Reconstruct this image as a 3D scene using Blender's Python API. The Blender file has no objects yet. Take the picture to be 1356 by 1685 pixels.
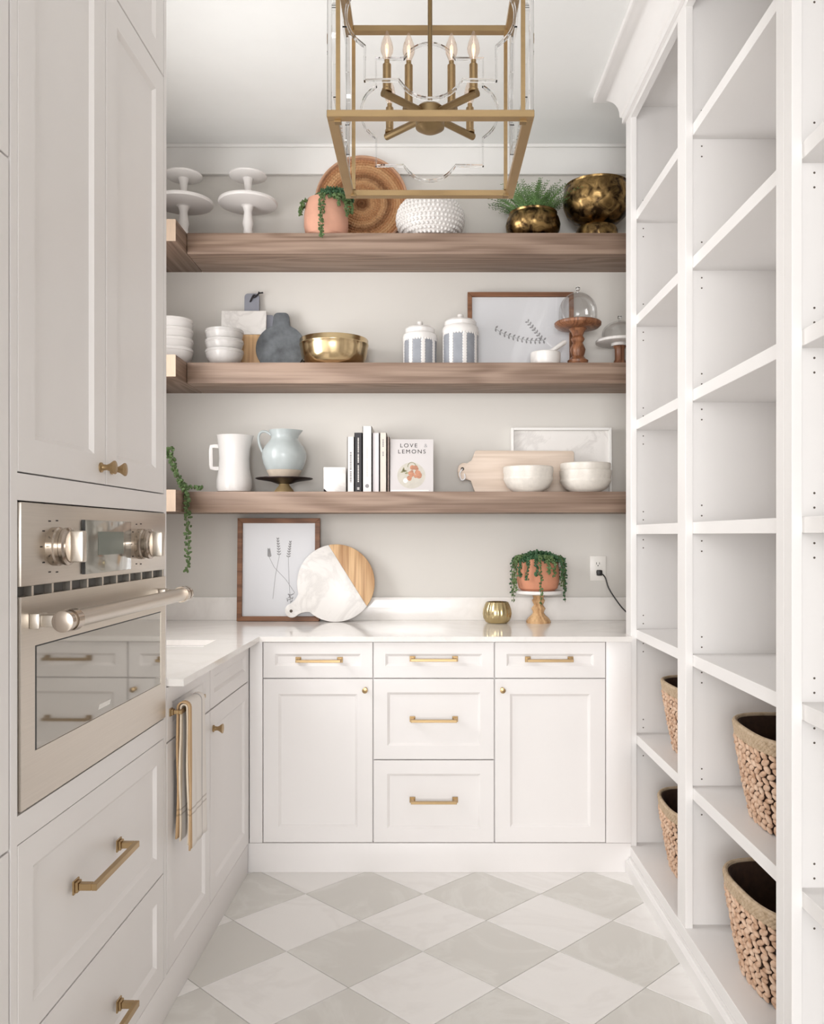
import bpy, bmesh, math, random
from mathutils import Vector, Matrix, noise

random.seed(11)
S = bpy.context.scene
COL = S.collection
PI = math.pi

# ------------------------------------------------------------------ camera, world, light
CAM_H = 1.304
cam_d = bpy.data.cameras.new('camera')
cam = bpy.data.objects.new('camera', cam_d)
COL.objects.link(cam)
cam.location = (0, 0, CAM_H)
cam.rotation_euler = (PI / 2, 0, 0)
cam_d.sensor_fit = 'AUTO'
cam_d.sensor_width = 36.0
cam_d.lens = 36.0 * 1400 / 1685
cam_d.shift_x = -22.0 / 1685
cam_d.shift_y = 38.5 / 1685
cam_d.clip_start = 0.02
S.camera = cam

world = bpy.data.worlds.new('world')
S.world = world
world.use_nodes = True
wb = world.node_tree.nodes['Background']
wb.inputs[0].default_value = (0.985, 0.985, 0.985, 1)
wb.inputs[1].default_value = 1.3

ld = bpy.data.lights.new('daylight', 'AREA')          # daylight falling through the wide opening behind the camera
ld.shape = 'RECTANGLE'
ld.size, ld.size_y = 3.0, 2.4
ld.energy = 185
ld.color = (0.985, 0.985, 0.985)
lo = bpy.data.objects.new('daylight', ld)
COL.objects.link(lo)
lo.location = (-0.75, -5.2, 1.75)
lo.rotation_euler = (math.radians(88), 0, math.radians(-6))

sd = bpy.data.lights.new('window_daylight', 'AREA')   # daylight at the window above the sink, on the side wall hidden by the oven cabinet
sd.shape = 'RECTANGLE'
sd.size, sd.size_y = 0.84, 1.12
sd.energy = 23
sd.color = (0.985, 0.985, 0.985)
so = bpy.data.objects.new('window_daylight', sd)
COL.objects.link(so)
so.location = (-1.46, 2.80, 1.92)
so.rotation_euler = (math.radians(90), 0, math.radians(-90))

S.view_settings.view_transform = 'Standard'
S.view_settings.look = 'None'
S.view_settings.gamma = 1.0
S.view_settings.use_curve_mapping = False
S.view_settings.exposure = 0.60


# ------------------------------------------------------------------ materials
def lin(r, g, b):
    def f(c):
        c = c / 255.0
        return c / 12.92 if c <= 0.04045 else ((c + 0.055) / 1.055) ** 2.4
    return (f(r), f(g), f(b), 1)


def new_mat(name):
    m = bpy.data.materials.new(name)
    m.use_nodes = True
    nt = m.node_tree
    return m, nt, nt.nodes['Principled BSDF']


def coords(nt, scale=(1, 1, 1), kind='Object', rand=False):
    tc = nt.nodes.new('ShaderNodeTexCoord')
    mp = nt.nodes.new('ShaderNodeMapping')
    mp.inputs['Scale'].default_value = scale
    nt.links.new(tc.outputs[kind], mp.inputs['Vector'])
    if rand:
        oi = nt.nodes.new('ShaderNodeObjectInfo')
        mul = nt.nodes.new('ShaderNodeMath'); mul.operation = 'MULTIPLY'
        mul.inputs[1].default_value = 37.0
        nt.links.new(oi.outputs['Random'], mul.inputs[0])
        cx = nt.nodes.new('ShaderNodeCombineXYZ')
        for i in range(3):
            nt.links.new(mul.outputs[0], cx.inputs[i])
        nt.links.new(cx.outputs[0], mp.inputs['Location'])
    return mp.outputs[0]


def noise_node(nt, vec, scale, detail=3, rough=0.55, dist=0.0):
    n = nt.nodes.new('ShaderNodeTexNoise')
    n.inputs['Scale'].default_value = scale
    n.inputs['Detail'].default_value = detail
    n.inputs['Roughness'].default_value = rough
    n.inputs['Distortion'].default_value = dist
    nt.links.new(vec, n.inputs['Vector'])
    return n.outputs['Fac']


def ramp(nt, fac, stops):
    r = nt.nodes.new('ShaderNodeValToRGB')
    e = r.color_ramp.elements
    while len(e) < len(stops):
        e.new(0.5)
    for el, (p, c) in zip(e, stops):
        el.position = p
        el.color = c
    nt.links.new(fac, r.inputs[0])
    return r.outputs[0]


def bump(nt, bs, fac, strength, dist=0.002):
    b = nt.nodes.new('ShaderNodeBump')
    b.inputs['Strength'].default_value = strength
    b.inputs['Distance'].default_value = dist
    nt.links.new(fac, b.inputs['Height'])
    nt.links.new(b.outputs[0], bs.inputs['Normal'])


def shade(c, k):
    return (min(1, c[0] * k), min(1, c[1] * k), min(1, c[2] * k), 1)


def plain(name, rgb, rough=0.5, metal=0.0, var=0.05, scale=6.0, bstr=0.0, bscale=60.0, stretch=(1, 1, 1), coat=0.0):
    m, nt, bs = new_mat(name)
    c = lin(*rgb)
    vec = coords(nt, stretch)
    f = noise_node(nt, vec, scale)
    nt.links.new(ramp(nt, f, [(0.3, shade(c, 1 - var)), (0.7, shade(c, 1 + var))]), bs.inputs['Base Color'])
    bs.inputs['Roughness'].default_value = rough
    bs.inputs['Metallic'].default_value = metal
    bs.inputs['Coat Weight'].default_value = coat
    if bstr:
        bump(nt, bs, noise_node(nt, vec, bscale), bstr)
    return m


def wood(name, light, dark, axis='x', scale=1.0, rough=0.5, knots=1.0):
    """plain-sawn grain: stretched noise read as contour lines gives cathedral arches, fine streaks on top"""
    m, nt, bs = new_mat(name)
    st = {'x': (0.55, 5, 5), 'y': (5, 0.55, 5), 'z': (5, 5, 0.55)}[axis]
    vec = coords(nt, tuple(a * scale for a in st), rand=True)
    base = noise_node(nt, vec, 1.6 * knots, 1, 0.4, 0.3)
    mul = nt.nodes.new('ShaderNodeMath'); mul.operation = 'MULTIPLY'; mul.inputs[1].default_value = 46.0
    nt.links.new(base, mul.inputs[0])
    sn = nt.nodes.new('ShaderNodeMath'); sn.operation = 'SINE'
    nt.links.new(mul.outputs[0], sn.inputs[0])
    st2 = {'x': (2, 90, 90), 'y': (90, 2, 90), 'z': (90, 90, 2)}[axis]
    fine = noise_node(nt, coords(nt, tuple(a * scale for a in st2), rand=True), 1.0, 3, 0.6)
    a_ = nt.nodes.new('ShaderNodeMath'); a_.operation = 'MULTIPLY_ADD'
    a_.inputs[1].default_value = 0.17; a_.inputs[2].default_value = 0.0
    nt.links.new(sn.outputs[0], a_.inputs[0])
    b_ = nt.nodes.new('ShaderNodeMath'); b_.operation = 'MULTIPLY_ADD'; b_.inputs[1].default_value = 1.0
    nt.links.new(fine, b_.inputs[0]); nt.links.new(a_.outputs[0], b_.inputs[2])
    nt.links.new(ramp(nt, b_.outputs[0], [(0.22, lin(*dark)), (0.72, lin(*light))]), bs.inputs['Base Color'])
    bs.inputs['Roughness'].default_value = rough
    bump(nt, bs, b_.outputs[0], 0.12)
    return m


def marble(name, base, vein, scale=3.0, rough=0.3, amount=0.5):
    m, nt, bs = new_mat(name)
    vec = coords(nt, rand=True)
    f1 = noise_node(nt, vec, scale, 6, 0.6, 1.2)
    sub = nt.nodes.new('ShaderNodeMath'); sub.operation = 'SUBTRACT'; sub.inputs[1].default_value = 0.5
    nt.links.new(f1, sub.inputs[0])
    ab = nt.nodes.new('ShaderNodeMath'); ab.operation = 'ABSOLUTE'
    nt.links.new(sub.outputs[0], ab.inputs[0])
    b, v = lin(*base), lin(*vein)
    mid = tuple(b[i] * (1 - amount) + v[i] * amount for i in range(3)) + (1,)
    nt.links.new(ramp(nt, ab.outputs[0], [(0.0, mid), (0.06, b), (0.3, shade(b, 0.97))]), bs.inputs['Base Color'])
    bs.inputs['Roughness'].default_value = rough
    return m


def hammered(name, rgb, dark, rough=0.28, scale=32.0, strength=0.9):
    m, nt, bs = new_mat(name)
    vec = coords(nt)
    v = nt.nodes.new('ShaderNodeTexVoronoi')
    v.feature = 'SMOOTH_F1'
    v.inputs['Scale'].default_value = scale
    nt.links.new(vec, v.inputs['Vector'])
    f = noise_node(nt, vec, 24, 3, 0.55, 0.8)
    nt.links.new(ramp(nt, f, [(0.36, lin(*dark)), (0.66, lin(*rgb))]), bs.inputs['Base Color'])
    bs.inputs['Metallic'].default_value = 1
    bs.inputs['Roughness'].default_value = rough
    bump(nt, bs, v.outputs['Distance'], strength, 0.006)
    return m


def glass(name, rgb=(255, 255, 255), rough=0.0, ior=1.45, alpha_mix=0.0):
    m, nt, bs = new_mat(name)
    bs.inputs['Base Color'].default_value = lin(*rgb)
    bs.inputs['Transmission Weight'].default_value = 1
    bs.inputs['Roughness'].default_value = rough
    bs.inputs['IOR'].default_value = ior
    return m


def thin_glass(name, tint=(254, 254, 254), gloss=0.12):
    """clear blown glass: see-through with a mirror-like sheen that grows at grazing angles"""
    m, nt, bs = new_mat(name)
    nt.nodes.remove(bs)
    out = nt.nodes['Material Output']
    tr = nt.nodes.new('ShaderNodeBsdfTransparent'); tr.inputs[0].default_value = lin(*tint)
    gl = nt.nodes.new('ShaderNodeBsdfGlossy'); gl.inputs['Roughness'].default_value = 0.03
    lw = nt.nodes.new('ShaderNodeLayerWeight'); lw.inputs[0].default_value = 0.35
    ml = nt.nodes.new('ShaderNodeMath'); ml.operation = 'MULTIPLY_ADD'
    ml.inputs[1].default_value = 0.55; ml.inputs[2].default_value = gloss * 0.4
    nt.links.new(lw.outputs['Facing'], ml.inputs[0])
    mx = nt.nodes.new('ShaderNodeMixShader')
    nt.links.new(ml.outputs[0], mx.inputs[0])
    nt.links.new(tr.outputs[0], mx.inputs[1])
    nt.links.new(gl.outputs[0], mx.inputs[2])
    nt.links.new(mx.outputs[0], out.inputs['Surface'])
    return m


M = {}
M['paint'] = plain('cabinet_paint', (243, 239, 237), 0.38, var=0.012, scale=3)
M['paint_tall'] = M['paint']
M['shelf_paint'] = plain('bookcase_paint', (243, 240, 238), 0.4, var=0.012, scale=3)
M['wall'] = plain('wall_paint', (219, 215, 209), 0.85, var=0.012, scale=2, bstr=0.05, bscale=300)
M['trim'] = plain('trim_paint', (243, 241, 238), 0.5, var=0.01)
M['ceiling'] = plain('ceiling_paint', (245, 245, 243), 0.9, var=0.01)
M['quartz'] = marble('white_quartz', (246, 242, 238), (232, 227, 222), 1.6, 0.10, 0.4)
M['oak'] = wood('weathered_oak', (160, 136, 119), (122, 98, 82), 'x', 1.0, 0.55)
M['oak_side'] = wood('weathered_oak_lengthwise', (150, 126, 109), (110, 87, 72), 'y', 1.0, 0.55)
M['oak_end_lit'] = plain('oak_end_grain_lit', (206, 182, 160), 0.6, var=0.06, scale=30, stretch=(8, 1, 1))  # brighter light on the short shelves' end faces put into a paler oak colour
M['frame_wood'] = wood('walnut_frame', (140, 96, 66), (104, 66, 42), 'x', 1.6, 0.5)
M['acacia'] = wood('acacia_wood', (158, 108, 76), (104, 64, 42), 'z', 1.5, 0.4)
M['mango'] = wood('mango_wood', (222, 184, 138), (176, 132, 90), 'z', 1.3, 0.5)
M['pale_wood'] = wood('pale_beech', (228, 210, 194), (212, 192, 174), 'x', 1.2, 0.55)
M['marble'] = marble('white_marble', (236, 232, 228), (188, 182, 178), 4.0, 0.3, 0.35)
M['tile_white'] = marble('white_marble_tile', (250, 247, 244), (236, 232, 228), 2.0, 0.42, 0.35)
M['tile_grey'] = marble('grey_marble_tile', (226, 223, 217), (238, 236, 231), 2.4, 0.42, 0.55)
M['grout'] = plain('pale_grout', (214, 209, 200), 0.9)
M['slate'] = plain('dark_slate', (98, 102, 106), 0.6, var=0.42, scale=16, bstr=0.3, bscale=40)
M['slate_light'] = plain('grey_slate', (146, 148, 158), 0.6, var=0.1, scale=10)
M['leather'] = plain('black_leather', (34, 32, 34), 0.6)
M['brass'] = plain('brushed_brass', (176, 150, 112), 0.34, 1.0, 0.06, 10, stretch=(1, 1, 6))
M['brass_dark'] = plain('aged_brass', (150, 128, 94), 0.40, 1.0, 0.08, 20)
M['gold'] = plain('satin_gold', (200, 182, 140), 0.26, 1.0, 0.05, 20)
M['sink_shade'] = plain('sink_shade_grey', (112, 106, 102), 0.4)  # shadow under the slab edge painted in as a dark basin colour
M['gold_matt'] = plain('matt_pale_gold', (206, 178, 132), 0.55, 0.7, 0.05, 20)
M['gold_bowl'] = plain('polished_gold', (208, 184, 144), 0.2, 1.0, 0.03, 8)
M['bronze'] = hammered('hammered_bronze', (170, 140, 92), (58, 44, 30), 0.34, 30, 1.0)
M['steel'] = plain('brushed_stainless', (206, 198, 188), 0.34, 1.0, 0.03, 6, 0.02, 400, (1, 1, 60))
M['chrome'] = plain('polished_chrome', (186, 174, 162), 0.2, 1.0, 0.0)
M['black'] = plain('black_plastic', (26, 24, 24), 0.45)
M['dark_metal'] = plain('dark_cake_stand_metal', (48, 38, 38), 0.4, 0.8, 0.1)
M['oven_glass'] = plain('tinted_oven_glass', (162, 158, 151), 0.04, 0.8, 0.0)
M['screen'] = plain('oven_screen_glass', (168, 166, 158), 0.08, 0.5, 0.0)
M['lcd'] = plain('display_grey_green', (104, 112, 102), 0.25, 0.0, 0.0)
M['terracotta'] = plain('terracotta', (206, 142, 112), 0.85, var=0.08, scale=14, bstr=0.1, bscale=80)
M['terracotta_pink'] = plain('pale_terracotta', (218, 164, 140), 0.85, var=0.07, scale=14, bstr=0.1, bscale=80)
M['soil'] = plain('dark_soil', (52, 40, 32), 0.95, var=0.3, scale=60)
M['leaf'] = plain('trailing_leaf_green', (88, 112, 66), 0.55, var=0.25, scale=40)
M['leaf_dark'] = plain('deep_leaf_green', (56, 92, 58), 0.5, var=0.3, scale=40)
M['fern'] = plain('fern_green', (98, 130, 76), 0.55, var=0.35, scale=30)
M['stem'] = plain('plant_stem', (96, 104, 64), 0.7)
M['ceramic'] = plain('white_glazed_ceramic', (234, 230, 227), 0.22, var=0.01, scale=10)
M['ceramic_matte'] = plain('matte_white_ceramic', (242, 238, 235), 0.55, var=0.015, scale=10)
M['bowl_speckle'] = plain('speckled_cream_stoneware', (228, 221, 212), 0.35, var=0.05, scale=60, bstr=0.05, bscale=80)
M['bowl_grey'] = plain('glazed_pale_grey_stoneware', (208, 204, 201), 0.2, var=0.05, scale=40)
M['blue_glaze'] = plain('pale_blue_grey_glaze', (180, 187, 187), 0.22, var=0.07, scale=12)
M['raw_clay'] = plain('sandy_raw_clay', (206, 190, 172), 0.6, var=0.06, scale=30)
M['canister_blue'] = plain('grey_blue_glaze', (148, 151, 158), 0.4, var=0.07, scale=30)
M['glass'] = thin_glass('clear_glass')
M['acrylic'] = glass('clear_acrylic', (240, 240, 240), 0.0, 1.47)
M['bulb_glass'] = thin_glass('bulb_glass', (255, 246, 238), 0.1)
M['paper'] = plain('print_paper', (238, 238, 241), 0.5, var=0.005)
M['ink'] = plain('grey_print_ink', (150, 148, 150), 0.8)
M['ink_dark'] = plain('black_print_ink', (44, 38, 40), 0.8)
M['ink_light'] = plain('pale_print_ink', (214, 210, 206), 0.8)
M['white_plastic'] = plain('white_plastic', (240, 236, 230), 0.35, var=0.0)
M['hole'] = plain('shelf_pin_hole', (92, 82, 74), 0.9)
M['pages'] = plain('book_pages', (236, 228, 214), 0.9, var=0.03, scale=200, stretch=(1, 1, 0.05))
M['book_white'] = plain('white_book_cloth', (238, 234, 230), 0.6, var=0.01)
M['book_lilac'] = plain('pale_grey_book_cloth', (226, 219, 220), 0.6, var=0.01)
M['book_cream'] = plain('cream_book_cloth', (222, 213, 202), 0.6, var=0.02)
M['book_tan'] = plain('tan_book_cloth', (186, 166, 156), 0.6, var=0.02)
M['book_black'] = plain('black_book_cloth', (36, 32, 36), 0.5, var=0.02)
M['cover'] = plain('cookbook_cover', (206, 200, 199), 0.35, var=0.02)
M['cover_bowl'] = plain('cookbook_print_bowl', (196, 190, 178), 0.4, var=0.08, scale=40)
M['cover_food'] = plain('cookbook_print_food', (184, 124, 92), 0.4, var=0.3, scale=70)
M['cover_leaf'] = plain('cookbook_print_green', (140, 136, 96), 0.4, var=0.2, scale=70)
M['wicker_core'] = plain('dark_basket_core', (66, 44, 32), 0.9, var=0.25, scale=60)


def wicker_mat(name, a, b, c, scale):
    m, nt, bs = new_mat(name)
    vec = coords(nt)
    f = noise_node(nt, vec, scale, 3, 0.6)
    nt.links.new(ramp(nt, f, [(0.3, lin(*a)), (0.5, lin(*b)), (0.7, lin(*c))]), bs.inputs['Base Color'])
    bs.inputs['Roughness'].default_value = 0.75
    return m


M['seagrass'] = wicker_mat('woven_seagrass', (182, 140, 110), (222, 186, 158), (234, 206, 182), 38)
M['seagrass_rim'] = wicker_mat('tight_seagrass_rim', (176, 152, 122), (198, 174, 146), (210, 188, 162), 60)


def tray_mat():
    m, nt, bs = new_mat('coiled_rattan')
    tc = nt.nodes.new('ShaderNodeTexCoord')
    sep = nt.nodes.new('ShaderNodeSeparateXYZ')
    nt.links.new(tc.outputs['Object'], sep.inputs[0])
    cx = nt.nodes.new('ShaderNodeCombineXYZ')
    nt.links.new(sep.outputs[0], cx.inputs[0]); nt.links.new(sep.outputs[2], cx.inputs[1])
    ln = nt.nodes.new('ShaderNodeVectorMath'); ln.operation = 'LENGTH'
    nt.links.new(cx.outputs[0], ln.inputs[0])
    mul = nt.nodes.new('ShaderNodeMath'); mul.operation = 'MULTIPLY'; mul.inputs[1].default_value = 1 / 0.22
    nt.links.new(ln.outputs['Value'], mul.inputs[0])
    n = noise_node(nt, tc.outputs['Object'], 70, 3)
    a = nt.nodes.new('ShaderNodeMath'); a.operation = 'MULTIPLY_ADD'; a.inputs[1].default_value = 0.12
    nt.links.new(n, a.inputs[0]); nt.links.new(mul.outputs[0], a.inputs[2])
    d, mid, l = lin(142, 98, 64), lin(190, 142, 100), lin(212, 170, 126)
    nt.links.new(ramp(nt, a.outputs[0], [(0.0, mid), (0.16, d), (0.26, l), (0.42, mid), (0.5, l), (0.62, d), (0.72, mid),
                                        (0.82, l), (0.9, mid), (1.0, lin(190, 136, 96))]), bs.inputs['Base Color'])
    bs.inputs['Roughness'].default_value = 0.7
    return m


M['rattan'] = tray_mat()


def towel_mat(name='striped_linen', edge=(206, 172, 132)):
    """off-white linen, tan stripes along the folded selvedge, thin grey check lines (woven in)"""
    m, nt, bs = new_mat(name)
    tc = nt.nodes.new('ShaderNodeTexCoord')
    sep = nt.nodes.new('ShaderNodeSeparateXYZ')
    nt.links.new(tc.outputs['Object'], sep.inputs[0])
    off, tan, gr = lin(244, 238, 232), lin(*edge), lin(196, 190, 188)
    rx = nt.nodes.new('ShaderNodeMapRange')
    rx.inputs['From Min'].default_value = 0.0; rx.inputs['From Max'].default_value = 0.17
    nt.links.new(sep.outputs[0], rx.inputs['Value'])
    cr = nt.nodes.new('ShaderNodeValToRGB')
    cr.color_ramp.interpolation = 'CONSTANT'
    stops = [(0.0, tan), (0.10, off), (0.66, gr), (0.71, off)]
    e = cr.color_ramp.elements
    while len(e) < len(stops): e.new(0.5)
    for el, (p, c) in zip(e, stops):
        el.position = p; el.color = c
    nt.links.new(rx.outputs[0], cr.inputs[0])
    rz = nt.nodes.new('ShaderNodeMapRange')
    rz.inputs['From Min'].default_value = -0.40; rz.inputs['From Max'].default_value = 0.02
    nt.links.new(sep.outputs[2], rz.inputs['Value'])
    cz = nt.nodes.new('ShaderNodeValToRGB')
    cz.color_ramp.interpolation = 'CONSTANT'
    w = (1, 1, 1, 1); g = (0.72, 0.70, 0.68, 1)
    zs = [(0.0, w), (0.235, g), (0.25, w), (0.27, g), (0.285, w)]
    e = cz.color_ramp.elements
    while len(e) < len(zs): e.new(0.5)
    for el, (p, c) in zip(e, zs):
        el.position = p; el.color = c
    nt.links.new(rz.outputs[0], cz.inputs[0])
    mx = nt.nodes.new('ShaderNodeMix'); mx.data_type = 'RGBA'; mx.blend_type = 'MULTIPLY'
    mx.inputs[0].default_value = 1.0
    nt.links.new(cr.outputs[0], mx.inputs[6]); nt.links.new(cz.outputs[0], mx.inputs[7])
    nt.links.new(mx.outputs[2], bs.inputs['Base Color'])
    bs.inputs['Roughness'].default_value = 0.95
    return m


M['linen'] = towel_mat()
M['linen_pale'] = towel_mat('striped_linen_pale_edge', (238, 224, 204))
mm, nt, bs = new_mat('warm_filament')
bs.inputs['Base Color'].default_value = lin(255, 220, 190)
bs.inputs['Emission Color'].default_value = lin(255, 222, 198)
bs.inputs['Emission Strength'].default_value = 0.6
M['filament'] = mm

# ------------------------------------------------------------------ mesh helpers
WORLD = {}      # name of an unrotated root or part -> world origin, so its parts can be written in room coordinates


class MB:
    def __init__(self):
        self.v, self.f, self.m = [], [], []

    def add(self, vs, fs, m=0):
        b = len(self.v)
        self.v += [tuple(p) for p in vs]
        self.f += [tuple(i + b for i in q) for q in fs]
        self.m += [m] * len(fs)
        return self

    def box(self, x0, x1, y0, y1, z0, z1, m=0):
        vs = [(x, y, z) for x in (x0, x1) for y in (y0, y1) for z in (z0, z1)]
        return self.add(vs, [(0, 1, 3, 2), (4, 6, 7, 5), (0, 4, 5, 1), (2, 3, 7, 6), (0, 2, 6, 4), (1, 5, 7, 3)], m)

    def lathe(self, prof, seg=40, c=(0, 0, 0), sx=1.0, sy=1.0, m=0, fn=None, power=2.0):
        vs, fs = [], []
        n = len(prof)
        for i, (r, z) in enumerate(prof):
            for k in range(seg):
                a = 2 * PI * k / seg
                rr = r
                if fn: rr = fn(r, z, a)
                ca, sa = math.cos(a), math.sin(a)
                if power != 2.0:
                    s = (abs(ca) ** power + abs(sa) ** power) ** (-1 / power)
                    rr *= s
                vs.append((c[0] + rr * sx * ca, c[1] + rr * sy * sa, c[2] + z))
        for i in range(n - 1):
            for k in range(seg):
                k2 = (k + 1) % seg
                fs.append((i * seg + k, i * seg + k2, (i + 1) * seg + k2, (i + 1) * seg + k))
        if prof[0][0] > 1e-5: fs.append(tuple(range(seg - 1, -1, -1)))
        if prof[-1][0] > 1e-5: fs.append(tuple((n - 1) * seg + k for k in range(seg)))
        return self.add(vs, fs, m)

    def tube(self, pts, r, seg=8, closed=False, m=0, sq=None):
        """round (or, with sq=(w,h), rectangular) section swept along pts"""
        pts = [Vector(p) for p in pts]
        n = len(pts)
        rs = r if isinstance(r, (list, tuple)) else [r] * n
        tang = []
        for i in range(n):
            if closed: t = pts[(i + 1) % n] - pts[i - 1]
            else: t = pts[min(i + 1, n - 1)] - pts[max(i - 1, 0)]
            tang.append(t.normalized())
        up = Vector((0, 0, 1)) if abs(tang[0].z) < 0.9 else Vector((0, 1, 0))
        nrm = (up - tang[0] * up.dot(tang[0])).normalized()
        vs, fs = [], []
        if sq:
            sec = [(-sq[0] / 2, -sq[1] / 2), (sq[0] / 2, -sq[1] / 2), (sq[0] / 2, sq[1] / 2), (-sq[0] / 2, sq[1] / 2)]
            seg = 4
        for i in range(n):
            t = tang[i]
            nrm = (nrm - t * nrm.dot(t)).normalized()
            bn = t.cross(nrm)
            for k in range(seg):
                if sq: a, b = sec[k]
                else:
                    an = 2 * PI * k / seg
                    a, b = rs[i] * math.cos(an), rs[i] * math.sin(an)
                vs.append(pts[i] + nrm * a + bn * b)
        for i in range(n if closed else n - 1):
            j = (i + 1) % n
            for k in range(seg):
                k2 = (k + 1) % seg
                fs.append((i * seg + k, i * seg + k2, j * seg + k2, j * seg + k))
        if not closed:
            fs.append(tuple(range(seg - 1, -1, -1)))
            fs.append(tuple((n - 1) * seg + k for k in range(seg)))
        return self.add(vs, fs, m)

    def prism(self, out, c0, c1, plane='xy', m=0):
        n = len(out)
        def P(a, b, c):
            return {'xy': (a, b, c), 'xz': (a, c, b), 'yz': (c, a, b)}[plane]
        vs = [P(a, b, c0) for a, b in out] + [P(a, b, c1) for a, b in out]
        fs = [tuple(range(n - 1, -1, -1)), tuple(range(n, 2 * n))]
        fs += [(i, (i + 1) % n, n + (i + 1) % n, n + i) for i in range(n)]
        return self.add(vs, fs, m)

    def ellipsoid(self, c, r, rot=None, seg=8, rings=6, m=0):
        vs, fs = [], []
        R = rot or Matrix.Identity(3)
        cv = Vector(c)
        vs.append(cv + R @ Vector((0, 0, -r[2])))
        for i in range(1, rings):
            t = PI * i / rings - PI / 2
            for k in range(seg):
                a = 2 * PI * k / seg
                vs.append(cv + R @ Vector((r[0] * math.cos(t) * math.cos(a), r[1] * math.cos(t) * math.sin(a), r[2] * math.sin(t))))
        vs.append(cv + R @ Vector((0, 0, r[2])))
        for k in range(seg):
            fs.append((0, 1 + (k + 1) % seg, 1 + k))
            for i in range(rings - 2):
                b = 1 + i * seg
                fs.append((b + k, b + (k + 1) % seg, b + seg + (k + 1) % seg, b + seg + k))
            b = 1 + (rings - 2) * seg
            fs.append((b + k, b + (k + 1) % seg, len(vs) - 1))
        return self.add(vs, fs, m)

    def xform(self, mat, start=0):
        self.v = self.v[:start] + [tuple(mat @ Vector(p)) for p in self.v[start:]]
        return self

    def mesh(self, name, mats, bevel=0.0, smooth=False, angle=35, seg=2, recalc=True):
        me = bpy.data.meshes.new(name)
        me.from_pydata(self.v, [], self.f)
        for mt in (mats if isinstance(mats, (list, tuple)) else [mats]):
            me.materials.append(M[mt] if isinstance(mt, str) else mt)
        me.polygons.foreach_set('material_index', self.m)
        if bevel or recalc:
            bm = bmesh.new(); bm.from_mesh(me)
            if recalc: bmesh.ops.recalc_face_normals(bm, faces=bm.faces)
            if bevel:
                es = [e for e in bm.edges if len(e.link_faces) == 2 and e.calc_face_angle(0) > math.radians(40)]
                bmesh.ops.bevel(bm, geom=es, offset=bevel, segments=seg, profile=0.5, affect='EDGES', clamp_overlap=True)
            bm.to_mesh(me); bm.free()
        if smooth or bevel:
            me.polygons.foreach_set('use_smooth', [True] * len(me.polygons))
            me.set_sharp_from_angle(angle=math.radians(angle))
        me.update()
        return me

    def build(self, name, mats, parent=None, bevel=0.0, smooth=False, angle=35, kind=None, label=None, seg=2, recalc=True):
        if parent is not None and parent.name in WORLD:
            o = WORLD[parent.name]
            self.v = [(p[0] - o[0], p[1] - o[1], p[2] - o[2]) for p in self.v]
        ob = bpy.data.objects.new(name, self.mesh(name, mats, bevel, smooth, angle, seg, recalc))
        COL.objects.link(ob)
        if parent is not None:
            ob.parent = parent
            if parent.name in WORLD: WORLD[ob.name] = WORLD[parent.name]
        if kind: ob['kind'] = kind
        if label: ob['label'] = label
        return ob


def thing(name, label, cat, loc=(0, 0, 0), rot=(0, 0, 0), group=None, world=False):
    o = bpy.data.objects.new(name, None)
    o.empty_display_size = 0.05
    COL.objects.link(o)
    o.location = loc
    o.rotation_euler = rot
    o['label'] = label
    o['category'] = cat
    if group: o['group'] = group
    if world: WORLD[o.name] = tuple(loc)
    return o


def tag(o, label, cat, group=None):
    o['label'] = label; o['category'] = cat
    if group: o['group'] = group
    return o


def struct(o, label=None):
    o['kind'] = 'structure'
    if label: o['label'] = label
    return o


def copy_tree(o, parent=None):
    c = o.copy()
    COL.objects.link(c)
    c.parent = parent
    for ch in list(o.children):
        copy_tree(ch, c)
    return c


def arc(cx, cz, r, a0, a1, n):
    return [(cx + r * math.cos(math.radians(a0 + (a1 - a0) * i / n)), cz + r * math.sin(math.radians(a0 + (a1 - a0) * i / n))) for i in range(n + 1)]


# ------------------------------------------------------------------ room shell
XL, XR, YB, YF, ZC = -1.34, 1.20, 3.93, -1.55, 3.10
D = 0.428                                   # diagonal of a floor tile
fl = MB().box(XL, XR, YF, YB, -0.06, -0.004).build('floor', 'grout')
struct(fl, 'diagonal checkerboard floor of white and grey marble tiles')
side = D / math.sqrt(2) / 2 - 0.0012


def tile_mesh(nm, mt):
    mb = MB().box(-side, side, -side, side, -0.004, 0.0)
    mb.xform(Matrix.Rotation(PI / 4, 4, 'Z'))
    return mb.mesh(nm, mt, bevel=0.0008, seg=1)


tg, tw = tile_mesh('grey_tile', 'tile_grey'), tile_mesh('white_tile', 'tile_white')
for j in range(-1, 11):
    for k in range(-3, 4):
        for me, cx, cy in ((tg, -0.222 + D * k, 3.096 - D * j), (tw, -0.008 + D * k, 2.882 - D * j)):
            if cx - D / 2 < XL or cx + D / 2 > XR or cy - D / 2 < YF or cy + D / 2 > YB - 0.05: continue
            t = bpy.data.objects.new('tile', me)
            COL.objects.link(t); t.parent = fl; t.location = (cx, cy, 0)

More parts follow.
